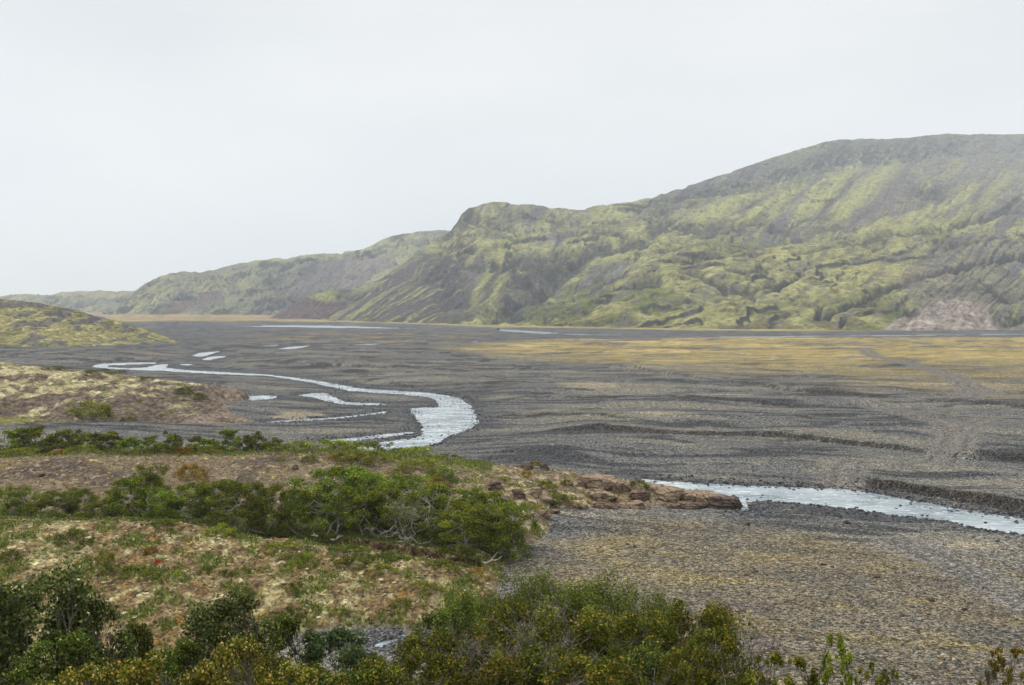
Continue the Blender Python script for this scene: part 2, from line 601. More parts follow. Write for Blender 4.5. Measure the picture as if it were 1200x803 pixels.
def build_flats():
    ds = [26.0]
    while ds[-1] < 2700:
        d = ds[-1]
        ds.append(d + max(0.10, d * d / (996 * 14) * 0.62) if d < 1500 else d + 60)
    ds = np.array(ds + [3400, 4600, 6000])
    us = np.linspace(-0.80, 0.80, 1280)
    Y, U = np.meshgrid(ds, us, indexing='ij')
    X = U * Y
    rsd = river_sd(X, Y)
    Z, riser = flat_height(X, Y, rsd)
    n = grid_normal(X, Y, Z)
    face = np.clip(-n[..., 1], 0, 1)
    # ---- the gravel's own colours
    a = R(12)
    rx, ry = X * math.cos(a) - Y * math.sin(a), X * math.sin(a) + Y * math.cos(a)
    rx = rx + 5 * fbm(X / 25, Y / 25, 2, 53)
    ry = ry + 5 * fbm(X / 25, Y / 25, 2, 54)
    p1 = fbm(rx / 30, ry / 7, 4, 51)
    p2 = fbm(rx / 11, ry / 2.2, 4, 55)
    p3 = fbm(rx / 90, ry / 30, 3, 58)
    c = np.empty(X.shape + (3,))
    c[:] = (0.126, 0.125, 0.121)
    c = mixc(c, (0.185, 0.172, 0.140), ss(0.02, 0.26, p1 + 0.5 * p2) * 0.85)
    c = mixc(c, (0.050, 0.052, 0.056), ss(0.02, 0.24, -p1 * 0.7 + 0.9 * p2) * 0.88)
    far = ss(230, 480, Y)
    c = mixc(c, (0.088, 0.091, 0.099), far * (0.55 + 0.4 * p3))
    # golden grass flats
    gsd = sdist(X + 8 * p1, Y + 20 * p2 + 12 * p1, GOLD)
    g = ss(-8, 30, gsd) * ss(-0.20, 0.22, p1 * 0.45 + 0.5 * p2 + 0.35 * p3 + 0.14)
    gc = np.empty_like(c)
    gc[:] = (0.32, 0.255, 0.105)
    gc = mixc(gc, (0.46, 0.36, 0.16), ss(0.0, 0.35, fbm(rx / 60, ry / 16, 3, 61)))
    gc = mixc(gc, (0.20, 0.155, 0.07), ss(0.0, 0.4, fbm(rx / 18, ry / 4, 3, 63)))
    c = c + (gc - c) * (g * (0.45 + 0.45 * ss(170, 300, Y)))[..., None]
    # thin ochre streaks farther left
    u = X / np.maximum(Y, 1)
    g2 = ss(360, 420, Y) * ss(620, 520, Y) * ss(-0.30, -0.22, u) * ss(0.02, -0.06, u) * ss(0.05, 0.3, p1 + 0.3 * p2)
    c = mixc(c, (0.27, 0.20, 0.09), g2 * 0.65)
    # far tawny meadow on the left and along the mountain foot
    g3 = ss(880, 980, Y + 60 * p3) * ss(-0.05, -0.20, u) * (0.6 + 0.4 * ss(-0.3, 0.2, p1))
    c = mixc(c, (0.31, 0.235, 0.125), g3 * 0.9)
    dbase = np.interp(u, BASE_U, BASE_D)
    g4 = ss(34, 12, np.abs(dbase - 14 - Y + 10 * p1)) * ss(0.42, 0.25, u)
    c = mixc(c, (0.36, 0.30, 0.10), g4 * 0.85)
    # near bar: tan gravel with yellow moss between the stones
    bsd = sdist(X + 2 * p1, Y + 2 * p2, BAR)
    b = ss(-1.5, 4.0, bsd)
    c = mixc(c, (0.158, 0.132, 0.088), b * (0.72 + 0.35 * p1))
    c = mixc(c, (0.095, 0.092, 0.086), b * ss(0.05, 0.4, fbm(rx / 8, ry / 1.8, 4, 67)) * 0.6)
    ym = b * ss(-0.15, 0.55, fbm(rx / 6, ry / 2.6, 5, 65) + 0.35 * p1)
    c = mixc(c, (0.235, 0.190, 0.075), ym * 0.50)
    # dark wet stones by the water and on cut faces
    wet = ss(-3.4, -0.2, rsd * np.clip(90 / np.maximum(Y, 90), 0.4, 1) + 1.2 * p2)
    c = mixc(c, (0.080, 0.084, 0.090), wet * 0.75)
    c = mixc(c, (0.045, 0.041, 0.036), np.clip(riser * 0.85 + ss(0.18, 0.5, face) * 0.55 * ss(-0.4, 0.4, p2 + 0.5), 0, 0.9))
    # wheel tracks
    for pl, wd in TRACKS:
        a_ = np.array(pl)
        m = (X > a_[:, 0].min() - 9) & (X < a_[:, 0].max() + 9) & (Y > a_[:, 1].min() - 9) & (Y < a_[:, 1].max() + 9)
        dd = seg_dist(X[m] + 0.5 * p1[m], Y[m] + 0.5 * p2[m], pl)
        tm = ss(wd * 1.35, wd * 0.7, dd) * 0.85
        rut = ss(0.5, 0.15, np.abs(dd - wd * 0.45))
        cc = mixc(c[m], (0.165, 0.156, 0.140), tm)
        c[m] = mixc(cc, (0.105, 0.098, 0.088), rut * 0.5)
    # pale silt pans
    for (px, py, sx, sy) in ((1088, 551, 30, 4), (1140, 640, 28, 5), (780, 495, 40, 3), (690, 458, 40, 4), (845, 470, 60, 4), (350, 487, 40, 4)):
        cx, cy_ = on_flat(px, py)
        _, cy2 = on_flat(px, py + sy)
        k = np.hypot((X - cx) / (sx * cy_ / F), (Y - cy_) / abs(cy2 - cy_)) + 0.7 * p2
        c = mixc(c, (0.27, 0.235, 0.165), ss(1.0, 0.6, k) * 0.8)
    # river bed
    c = mixc(c, (0.10, 0.115, 0.115), ss(0.0, 0.6, rsd))
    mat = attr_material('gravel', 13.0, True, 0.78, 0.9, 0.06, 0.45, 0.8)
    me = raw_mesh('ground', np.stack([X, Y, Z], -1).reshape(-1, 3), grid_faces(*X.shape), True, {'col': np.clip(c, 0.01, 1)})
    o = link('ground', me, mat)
    tag(o, kind='structure')
    return o


def build_water():
    ds = np.concatenate([np.arange(30, 160, 2.0), np.arange(160, 1100, 15.0)])
    us = np.linspace(-0.8, 0.8, 60)
    Y, U = np.meshgrid(ds, us, indexing='ij')
    X = U * Y
    Z = base_z(Y) + WATER
    t = NT('river_water')
    pos = t.n('ShaderNodeNewGeometry').outputs['Position']
    mp = t.n('ShaderNodeMapping')
    mp.inputs['Scale'].default_value = (0.7, 1.4, 1.0)
    mp.inputs['Rotation'].default_value = (0, 0, R(20))
    t.l(pos, mp.inputs['Vector'])
    n1 = t.noise(mp.outputs[0], 1.7, 5, 0.6)
    n2 = t.noise(mp.outputs[0], 0.25, 3, 0.5)
    col = t.ramp(n2, [(0.32, (0.16, 0.20, 0.22)), (0.55, (0.36, 0.41, 0.43)), (0.72, (0.50, 0.54, 0.55))])
    foam = t.ramp(n1, [(0.56, 0.0), (0.68, 1.0)])
    col = t.mix(t.math('MULTIPLY', foam, 0.5), col, (0.7, 0.74, 0.76))
    b = t.bsdf(col, t.maprange(foam, 0, 1, 0.16, 0.5), 0.5, t.bump(n1, 0.8, 0.08))
    b.inputs['IOR'].default_value = 1.33
    me = raw_mesh('water', np.stack([X, Y, Z], -1).reshape(-1, 3), grid_faces(*X.shape), True)
    o = link('water', me, t.finish(b))
    tag(o, kind='structure')


# ------------------------------------------------------------------ mountains
MAIN_BASE = [(330, 376.5), (400, 377.5), (480, 379.5), (560, 382.5), (700, 385.0), (850, 387.2), (1000, 388.2), (1200, 388.8), (1400, 389.4)]
_bp = np.array(MAIN_BASE)
_bx, _by = on_flat(_bp[:, 0], _bp[:, 1])
BASE_U, BASE_D = _bx / _by, _by


def stroke(px, py, poly, w):
    return np.exp(-(seg_dist(px, py, poly) / w) ** 2)


def region(px, py, poly, soft):
    return ss(-soft, soft, sdist(px, py, poly))


def strokes(px, py, lst):
    m = np.zeros_like(px)
    for poly, w, s in lst:
        m = np.maximum(m, np.minimum(1.0, 1.25 * s) * stroke(px, py, poly, w * 1.25))
    return m


def fan_surface(pxs, lines, counts, back, smooth_it=6):
    """interpolate terrain between survey lines; lines = [(px->row function, px->distance function)]"""
    xs, ys, zs = [], [], []
    for rowf, df in lines:
        row = rowf(pxs)
        d = df(pxs)
        u, s = ray(pxs, row)
        xs.append(u * d)
        ys.append(d)
        zs.append(H + s * d)
    X, Y, Z = [], [], []
    for k in range(len(lines) - 1):
        for j in range(counts[k]):
            t = j / counts[k]
            X.append(xs[k] * (1 - t) + xs[k + 1] * t)
            Y.append(ys[k] * (1 - t) + ys[k + 1] * t)
            Z.append(zs[k] * (1 - t) + zs[k + 1] * t)
    X.append(xs[-1]); Y.append(ys[-1]); Z.append(zs[-1])
    nfront = len(X)
    for db, dz in back:
        d = ys[-1] + db
        X.append(xs[-1] / ys[-1] * d)
        Y.append(d)
        Z.append(zs[-1] - dz * (0.25 + 0.75 * np.clip(zs[-1] / zs[-1].max(), 0, 1)))
    X, Y, Z = (np.array(q) for q in (X, Y, Z))
    for _ in range(smooth_it):
        Z[1:-1] = 0.25 * Z[:-2] + 0.5 * Z[1:-1] + 0.25 * Z[2:]
    return X, Y, Z, nfront


def mountain_material():
    t = NT('mountain_side')
    pos = t.n('ShaderNodeNewGeometry').outputs['Position']
    col = t.n('ShaderNodeVertexColor', layer_name='col').outputs[0]
    n1 = t.noise(pos, 0.22, 6, 0.7)
    n2 = t.noise(pos, 0.05, 4, 0.6)
    f = t.math('MULTIPLY', t.maprange(n1, 0.30, 0.70, 0.45, 1.55), t.maprange(n2, 0.3, 0.7, 0.85, 1.15))
    vm = t.n('ShaderNodeVectorMath', operation='SCALE')
    t.l(col, vm.inputs[0])
    t.l(f, vm.inputs['Scale'])
    nb = t.bump(t.noise(pos, 0.3, 6, 0.7), 1.0, 2.6)
    return t.finish(t.bsdf(vm.outputs[0], 1.0, 0.0, nb))


MOSS = (0.335, 0.315, 0.128)
MOSS2 = (0.235, 0.222, 0.092)
GRASS = (0.115, 0.145, 0.034)
ROCK = (0.046, 0.047, 0.052)
SCREE = (0.178, 0.160, 0.162)
HEATH = (0.135, 0.110, 0.035)


def build_main_mountain(mat):
    pxs = np.linspace(366, 1400, 1150)
    base = lambda p: smooth_interp(p, MAIN_BASE, 4) + 0.6
    dbase = lambda p: np.interp((p - 600) / F, BASE_U, BASE_D) - 4
    sky_pts = [(366, 377.0), (375, 374.6), (385, 370), (400, 361), (420, 346), (440, 329), (460, 316), (480, 301), (500, 288), (515, 276), (528, 268), (535, 259), (541, 248), (550, 241.5),
               (562, 238), (575, 236.5), (590, 236.5), (605, 238), (625, 239), (645, 241.5), (670, 244), (685, 244.6), (689, 241.5), (705, 240), (730, 237), (745, 235), (770, 229), (800, 220), (830, 209), (850, 203),
               (880, 192), (910, 182), (940, 173), (965, 166), (985, 162.5), (1000, 162.5), (1010, 160.5), (1030, 161.5), (1060, 160.5), (1085, 157.5), (1110, 155), (1135, 157.5), (1150, 156.3), (1175, 157), (1200, 156), (1260, 154), (1330, 158), (1400, 166)]
    sky = lambda p: interp(p, sky_pts)
    dsky = lambda p: smooth_interp(p, [(366, 1100), (400, 1130), (470, 1220), (540, 1320), (700, 1400), (850, 1560), (1000, 1780), (1200, 1950), (1400, 1950)], 12)
    bench_pts = [(366, 376.6), (400, 372), (450, 364), (500, 358), (560, 358), (600, 362), (640, 358), (690, 342), (730, 322), (770, 304), (800, 291), (830, 285), (860, 284), (900, 287), (940, 287), (980, 280), (1030, 275), (1080, 272), (1120, 275), (1160, 280), (1200, 284), (1400, 290)]
    bench = lambda p: np.minimum(smooth_interp(p, bench_pts, 5), base(p) - 1.0)
    dbench = lambda p: np.minimum(dbase(p) + interp(p, [(366, 10), (450, 60), (560, 90), (700, 150), (830, 250), (1000, 280), (1200, 300), (1400, 300)]), dsky(p) - 60)
    ben2 = lambda p: bench(p) - interp(p, [(366, 0.4), (450, 4), (560, 12), (700, 4), (780, 1.5), (900, 2.0), (1000, 6), (1100, 12), (1400, 16)])
    dben2 = lambda p: np.minimum(dbench(p) + interp(p, [(366, 4), (560, 40), (700, 90), (900, 140), (1400, 110)]), dsky(p) - 50)
    clf = lambda p: sky(p) + interp(p, [(366, 0.5), (440, 6), (540, 18), (560, 20), (690, 10), (760, 10), (850, 16), (950, 26), (1050, 30), (1130, 24), (1400, 24)])
    dclf = lambda p: dsky(p) - interp(p, [(366, 8), (440, 30), (700, 60), (1000, 70), (1400, 70)])
    clf2 = lambda p: np.minimum(clf(p), ben2(p) - 0.3)
    X, Y, Z, nf = fan_surface(pxs, [(base, dbase), (bench, dbench), (ben2, dben2), (clf2, dclf), (sky, dsky)], [190, 40, 230, 45],
                              [(15, 3), (45, 12), (110, 40), (220, 110), (380, 230)], 3)
    # features are drawn on the survey map of this face
    PX, PY = proj(X, Y, Z)
    w1 = fbm(X / 60, Y / 60, 4, 101)
    w2 = fbm(X / 60 + 31, Y / 60, 4, 105)
    qx, qy = PX + 8 * w1, PY + 5 * w2
    rows = np.arange(len(X))[:, None] / (nf - 1.0)
    fade = ss(0, 0.05, rows) * np.where(rows > 1, 1, 1)
    fsky = 1 - 0.68 * ss(0.90, 0.995, rows) * ss(1.15, 1.0, rows)
    # bearing-independent fall-line coordinate: slopes fall towards the lower left
    kq = smooth_interp(PX, [(360, 1.5), (520, 1.5), (565, 0.8), (650, 0.7), (760, 0.9), (900, 1.1), (1400, 1.1)], 8)
    q = PX + kq * (PY - 300) + 14 * fbm(X / 150, Y / 150, 2, 110)
    along = PY
    streak = fbm(q / 7.0, along / 70.0, 4, 111)
    streak2 = fbm(q / 2.6, along / 45.0, 3, 115)
    # relief
    big = fbm(X / 170, Y / 170, 4, 121) * 12
    bench_m = region(qx, qy, [(590, 392), (640, 362), (700, 343), (760, 308), (800, 288), (900, 283), (1000, 278), (1060, 284), (1100, 300), (1060, 345), (1040, 395)], 8)
    hum = 1 - np.abs(pn(X / 34 + 0.5 * w1 * 2, Y / 48 + w2, 131)) * 2
    hum2 = 1 - np.abs(pn(X / 13 + w1, Y / 19 + w2, 133)) * 2
    crack = ss(0.80, 0.97, hum) * bench_m
    crack2 = ss(0.84, 0.98, hum2) * bench_m
    rdg = ridged(X / 55 + w1, Y / 80 + w2, 4, 141)
    # rock ledges: beds that crop out in steps, tilted up to the right
    def ledges(thick, tilt, warp, seed, sharp):
        v = Z / thick - X / tilt + warp * fbm(X / 75, Y / 95, 5, seed)
        fr = v - np.floor(v)
        show = ss(-0.10, 0.22, fbm(X / 45, Y / 60, 3, seed + 7) + 0.05)
        stp = ss(1 - sharp, 1.0, fr) - fr
        return stp * show, show * ss(1 - sharp - 0.06, 1 - sharp * 0.6, fr) * ss(1.0, 0.97, fr)
    lz1, lm1 = ledges(13.0, 58.0, 2.3, 181, 0.17)
    lz2, lm2 = ledges(34.0, 170.0, 1.6, 191, 0.20)
    lz3, lm3 = ledges(5.5, 34.0, 2.6, 201, 0.25)
    gully = [
        ([(770, 268), (745, 284), (700, 296), (675, 306), (660, 324), (635, 342), (610, 353), (595, 364), (572, 379)], 4.5, 1.0),
        ([(985, 262), (900, 285), (850, 293), (800, 309), (760, 324), (700, 343), (640, 362)], 2.2, 0.35),
        ([(1195, 246), (1150, 254), (1110, 268), (1060, 272), (1030, 274), (990, 281), (930, 292)], 2.5, 0.8),
        ([(1195, 232), (1170, 247), (1150, 258)], 2.2, 0.6),
        ([(1200, 302), (1140, 310), (1120, 314), (1070, 325), (1030, 340), (1000, 352), (960, 372)], 2.2, 0.8),
        ([(1113, 316), (1140, 322), (1165, 338), (1185, 352)], 1.8, 0.8),
        ([(940, 318), (925, 328), (900, 341)], 2.4, 1.0), ([(1043, 274), (1020, 284), (1005, 278)], 3, 0.9),
        ([(845, 335), (860, 340), (885, 338), (905, 330)], 2.6, 1.0), ([(790, 303), (815, 295), (840, 293)], 2, .7), ([(850, 313), (870, 318), (900, 312), (930, 312)], 2.2, .9),
        ([(735, 326), (750, 322), (770, 312)], 2.4, .8), ([(745, 332), (770, 330)], 4, .8), ([(700, 345), (720, 338)], 3, .8), ([(800, 320), (820, 322), (835, 330), (850, 334)], 2.2, .8),
        ([(960, 358), (955, 372)], 2, .8), ([(990, 372), (985, 382)], 2, .8),
        ([(1010, 355), (1030, 345), (1060, 335)], 2, .5),
    ]
    gm = strokes(qx, qy, gully)
    cliffs = [
        ([(772, 240), (830, 226), (880, 214), (930, 202)], 6, 0.7), ([(930, 202), (960, 194), (1000, 186), (1060, 182), (1120, 172)], 9, 0.62), ([(800, 232), (900, 218), (960, 205)], 5, .45),
        ([(540, 262), (556, 252), (575, 258), (600, 262)], 5, 0.7), ([(600, 250), (640, 252), (660, 256)], 3.5, .45), ([(560, 272), (600, 276), (640, 274)], 3, .4),
        ([(762, 261), (800, 263), (830, 268), (865, 263), (895, 254)], 4.5, 1.0),
        ([(655, 272), (690, 269), (715, 268), (738, 278), (730, 284)], 5, .8), ([(690, 288), (710, 286)], 3, .8), ([(755, 240), (790, 246)], 3, .5),
        ([(600, 300), (625, 307), (650, 306), (680, 304)], 5, 0.9), ([(605, 325), (630, 330), (655, 318), (668, 308)], 11, 0.95), ([(600, 350), (625, 342)], 7, .8),
        ([(470, 304), (480, 297), (492, 293)], 5, 1.0), ([(505, 279), (520, 275), (530, 270)], 4, .9), ([(528, 292), (545, 288), (556, 292)], 4, .9),
        ([(540, 305), (560, 308), (590, 309), (610, 306)], 5, .8), ([(515, 315), (530, 325), (520, 340), (545, 350)], 10, .55), ([(520, 295), (515, 310), (500, 325)], 6, .6),
        ([(455, 322), (445, 330), (435, 338)], 3.5, .9), ([(430, 335), (400, 360)], 3, .5),
        ([(1074, 220), (1085, 228), (1098, 224)], 9, 1.0), ([(805, 262), (850, 264)], 3, 1), ([(905, 262), (925, 264)], 4, .9), ([(560, 295), (590, 290), (612, 288)], 3, .6),
        ([(940, 255), (960, 252), (985, 255)], 3, .5), ([(970, 264), (1000, 268)], 3, .5), ([(1090, 282), (1115, 290)], 6, .35), ([(1150, 384), (1195, 372)], 6, .7),
        ([(905, 380), (925, 387)], 4, .9), ([(850, 384), (880, 384)], 4, .6), ([(640, 372), (690, 362)], 2, .5), ([(640, 312), (690, 318)], 3, .6),
    ]
    rn = ss(-0.55, 0.15, fbm(X / 14, Y / 14, 4, 151) + 0.35 * w1)
    cm = strokes(qx, qy, cliffs) * rn
    scree = np.clip(
        region(qx, qy, [(366, 382), (440, 332), (500, 292), (525, 300), (560, 318), (590, 318), (585, 345), (560, 372), (470, 384)], 12) * 0.95
        + region(qx, qy, [(960, 200), (1010, 180), (1120, 176), (1200, 160), (1420, 160), (1420, 300), (1200, 262), (1100, 262), (1020, 270), (960, 262), (1010, 225)], 14) * 0.92
        + region(qx, qy, [(1080, 284), (1130, 275), (1420, 285), (1420, 395), (1120, 395), (1060, 350), (1050, 310)], 10) * 0.85
        + region(qx, qy, [(760, 262), (800, 240), (880, 220), (960, 200), (960, 262), (880, 275)], 10) * 0.58
        + region(qx, qy, [(590, 350), (640, 330), (690, 312), (560, 312), (540, 340)], 10) * 0.5
        + region(qx, qy, [(590, 318), (640, 315), (660, 330), (620, 350), (590, 355)], 6) * 0.6, 0, 1)
    spur = region(qx, qy, [(366, 382), (440, 332), (500, 285), (545, 250), (560, 300), (590, 318), (585, 345), (560, 372), (470, 384)], 14)
    calm = 1 - 0.75 * np.maximum(scree, spur)
    Z2 = Z + fade * fsky * (big * ss(0.05, 0.4, rows) * 0.7 + (rdg - 0.6) * 3.5 * (1 - bench_m) * calm
                            + bench_m * (2.6 * (1 - ss(0.55, 0.98, hum)) - 2) + 3.8 * lz1 * (0.45 + 0.55 * bench_m) * calm + 9.0 * lz2 * (1 - bench_m) * calm * ss(180, 230, PY)
                            + 1.6 * lz3 * (0.4 + 0.6 * bench_m) * calm
                            - gm * 7 - cm * 9 + streak * 3.2 * (1 - bench_m) + fbm(X / 13, Y / 13, 6, 155, 2.03, 0.62) * 1.8)
    Z2[0] = Z[0] - 2
    nrm = grid_normal(X, Y, Z2)
    slope = np.arccos(np.clip(nrm[..., 2], 0, 1))
    n_a = fbm(X / 22, Y / 30, 5, 161)
    n_b = fbm(X / 70, Y / 90, 4, 166)
    c = np.empty(X.shape + (3,))
    c[:] = MOSS
    c = mixc(c, MOSS2, ss(-0.15, 0.35, n_b + 0.4 * n_a))
    c = mixc(c, (0.32, 0.305, 0.125), ss(0.05, 0.4, n_a - 0.3 * n_b) * 0.7)
    c = mixc(c, (0.115, 0.118, 0.036), ss(332, 380, PY) * ss(-0.35, 0.25, n_b + 0.6 * n_a) * 0.75)
    c = mixc(c, (0.205, 0.198, 0.130), ss(310, 190, PY) * 0.55)
    c = mixc(c, (0.150, 0.142, 0.105), ss(-0.1, 0.35, fbm(X / 40, Y / 60, 4, 229)) * 0.45)
    # scree shows between moss streaks
    wide = fbm(q / 26.0, along / 130.0, 3, 221)
    tongue = fbm(q / 11.0 + 1.5 * w1, along / 60.0, 3, 225)
    sm = scree * ss(-0.08, 0.12, 0.65 * wide + 0.65 * tongue + 0.55 * streak + 0.30 * streak2 + 0.8 * (scree - 0.46))
    sm = sm * (0.72 + 0.28 * ss(-0.2, 0.3, n_a))
    spurs = region(qx, qy, [(378, 384), (420, 352), (452, 326), (500, 296), (530, 300), (560, 322), (596, 318), (600, 345), (560, 368), (540, 382)], 6)
    spstreak = fbm(q / 9.0, along / 160.0, 3, 231) + 0.5 * fbm(q / 3.2, along / 110.0, 3, 235)
    ssm = spurs * ss(0.30, 0.02, spstreak + 0.18 * ss(350, 380, PY) - 0.10 * ss(340, 315, PY))
    sm = np.maximum(sm * (1 - spurs), ssm)
    c = mixc(c, (0.30, 0.285, 0.115), scree * 0.6 * (1 - spurs))
    c = mixc(c, (0.26, 0.25, 0.10), spurs * 0.6)
    c = mixc(c, mixc(mixc(np.broadcast_to(np.array(SCREE), c.shape).copy(), (0.105, 0.092, 0.094), ss(-0.1, 0.35, streak2)), (0.072, 0.064, 0.070), spurs * 0.85), sm * 0.97)
    up = ss(250, 190, PY)
    c = mixc(c, (0.135, 0.130, 0.125), up * ss(0.0, 0.3, streak2 + 0.5 * n_a) * 0.55)
    c = mixc(c, (0.165, 0.163, 0.165), region(qx, qy, [(760, 232), (900, 186), (1000, 160), (1400, 150), (1400, 172), (1120, 178), (960, 196), (860, 222)], 6) * 0.6)  # summit band greyed: thicker haze painted into the slope's colour
    # grass and heath low down
    gr = region(qx, qy, [(540, 388), (560, 362), (620, 352), (700, 318), (760, 318), (790, 345), (760, 372), (700, 390)], 12) * ss(-0.25, 0.3, n_b + 0.5 * n_a + 0.1)
    gr = np.maximum(gr, region(qx, qy, [(780, 292), (830, 276), (900, 270), (930, 276), (900, 285), (840, 284)], 4) * 0.8)
    gr = np.maximum(gr, region(qx, qy, [(400, 386), (450, 366), (560, 366), (560, 388)], 6) * 0.55 * ss(-0.1, 0.3, n_a))
    gr = np.maximum(gr, bench_m * ss(0.1, 0.45, n_b - 0.3 * n_a) * ss(330, 365, PY) * 0.9)
    c = mixc(c, GRASS, gr * 0.85)
    low = ss(345, 384, PY) * bench_m
    c = mixc(c, HEATH, low * ss(-0.1, 0.35, n_a + 0.2) * 0.75)
    c = mixc(c, (0.30, 0.17, 0.035), stroke(qx, qy, [(858, 286), (885, 287), (905, 289)], 1.6) * 0.7)
    # bare rock: creases, crags, gullies, anything steep
    c = mixc(c, (0.085, 0.075, 0.05), np.clip(crack * 0.35 * ss(-0.2, .3, n_a), 0, 1))
    sp1 = ss(0.16, 0.42, fbm(X / 7, Y / 11, 4, 211, 2.03, 0.65) + 0.25 * n_b)
    c = mixc(c, (0.085, 0.080, 0.074), sp1 * 0.85 * (1 - 0.6 * sm))
    c = mixc(c, (0.36, 0.345, 0.15), ss(0.2, 0.45, fbm(X / 9 + 7, Y / 13, 4, 215, 2.03, 0.6)) * 0.55 * (1 - sm))
    lm = np.clip(np.maximum(lm1 * (0.45 + 0.55 * bench_m), np.maximum(lm2 * 0.85 * (1 - bench_m) * (1 - 0.6 * scree) * ss(185, 235, PY), lm3 * 0.55 * (0.3 + 0.7 * bench_m))), 0, 1)
    c = mixc(c, (0.042, 0.041, 0.040), lm * 0.95)
    gorge = region(qx, qy, [(580, 372), (598, 335), (596, 300), (640, 296), (705, 298), (668, 322), (645, 346), (602, 372)], 6) * ss(-0.35, 0.2, n_a + 0.5 * streak)
    c = mixc(c, (0.070, 0.066, 0.066), gorge * 0.85)
    # bare stony slips in the fall line all over the slopes above the bench
    slip = ss(0.02, 0.22, 0.7 * fbm(q / 34.0, along / 60.0, 4, 241) + 0.5 * tongue + 0.35 * streak) * (1 - bench_m) * ss(384, 350, PY)
    c = mixc(c, mixc(np.broadcast_to(np.array((0.150, 0.138, 0.142)), c.shape).copy(), (0.085, 0.080, 0.085), ss(-0.1, 0.3, streak2 + 0.6 * n_a)), slip * 0.85 * (1 - spurs))
    slb = ss(0.10, 0.32, fbm(q / 20.0, along / 36.0, 4, 245) + 0.3 * n_a) * bench_m
    c = mixc(c, (0.140, 0.124, 0.110), slb * 0.6)
    tongues = [
        ([(1000, 195), (957, 237), (938, 250)], 8, 0.9), ([(1047, 190), (1013, 223), (985, 252)], 9, 0.8), ([(917, 210), (890, 230)], 5, 0.9), ([(940, 210), (910, 237), (880, 252)], 7, 1.0),
        ([(973, 203), (945, 225)], 4, 0.9), ([(1140, 220), (1100, 247), (1053, 274)], 6, 1.0), ([(1133, 243), (1092, 271)], 6, 1.0), ([(1090, 240), (1046, 271)], 3, 0.9),
        ([(880, 222), (850, 240), (815, 255)], 7, 0.8), ([(1180, 205), (1150, 240)], 6, 0.6), ([(1165, 255), (1120, 268)], 5, 0.8), ([(1040, 258), (1010, 272)], 4, 0.8),
        ([(567, 323), (548, 355)], 6, 0.8), ([(590, 322), (575, 350)], 4, 0.7), ([(720, 245), (690, 262)], 8, 0.7), ([(640, 262), (600, 285)], 8, 0.7), ([(560, 285), (600, 292), (640, 288)], 5, 0.8),
        ([(690, 305), (730, 302), (752, 303)], 4, 0.9), ([(720, 285), (760, 272)], 5, 0.8)]
    tg = strokes(PX + 5 * w1, PY + 4 * w2, tongues) * ss(-0.5, 0.15, streak + 0.6 * streak2 + 0.1)
    c = mixc(c, (0.345, 0.335, 0.130), np.clip(tg, 0, 1) * 0.9)
    darks = [([(1003, 206), (962, 250)], 3, 0.9), ([(960, 205), (925, 240)], 3, 0.7), ([(560, 317), (536, 364)], 6, 1.0), ([(1060, 205), (1025, 245), (1000, 258)], 5, 0.7), ([(1150, 225), (1110, 255)], 4, 0.6), ([(905, 225), (870, 248)], 3, .7)]
    c = mixc(c, (0.112, 0.100, 0.104), np.clip(strokes(PX + 5 * w1, PY + 4 * w2, darks), 0, 1) * 0.85)
    topd = ss(232, 205, PY)
    c = c + (np.where(topd[..., None] > 0, np.array(ROCK) + topd[..., None] * 0.06, np.array(ROCK)) - c) * np.clip(cm * 1.25 * (0.7 + 0.5 * n_a), 0, 0.95)[..., None]
    c = mixc(c, (0.055, 0.055, 0.05), np.clip(gm * (0.5 + 0.8 * ss(-0.3, 0.2, n_a)), 0, 0.85))
    c = mixc(c, ROCK, ss(0.80, 1.10, slope + 0.2 * n_a) * 0.65)
    rk = ss(0.22, 0.5, fbm(X / 12, Y / 26, 4, 171) + 0.25 * n_b + 0.1 * ss(300, 250, PY))
    c = mixc(c, (0.10, 0.098, 0.095), rk * 0.6 * (1 - 0.7 * sm))
    # pale pinkish landslip at the foot
    pk = region(PX + 5 * w1 + 4 * n_a, PY + 4 * w2, [(1030, 392), (1040, 382), (1068, 366), (1092, 354), (1112, 349), (1135, 350), (1156, 360), (1170, 376), (1166, 392)], 5)
    pcol = np.empty_like(c)
    pcol[:] = (0.270, 0.222, 0.192)
    vs = 0.5 * fbm(PX / 7 + 2 * w1, PY / 16 + w2, 4, 175) + 0.6 * fbm(X / 9, Y / 9, 4, 178)
    pcol = mixc(pcol, (0.42, 0.35, 0.29), ss(0.0, 0.4, vs))
    pcol = mixc(pcol, (0.13, 0.105, 0.09), ss(0.05, 0.4, -vs + 0.3 * n_a))
    c = c + (pcol - c) * pk[..., None]
    pk2 = region(qx, qy, [(1040, 322), (1110, 316), (1130, 322), (1110, 326), (1060, 330)], 3) * 0.5
    c = mixc(c, (0.24, 0.175, 0.145), pk2)
    me = raw_mesh('mountain', np.stack([X, Y, Z2], -1).reshape(-1, 3), grid_faces(*X.shape), True, {'col': np.clip(c, 0.01, 1)})
    tag(link('mountain', me, mat), kind='structure')


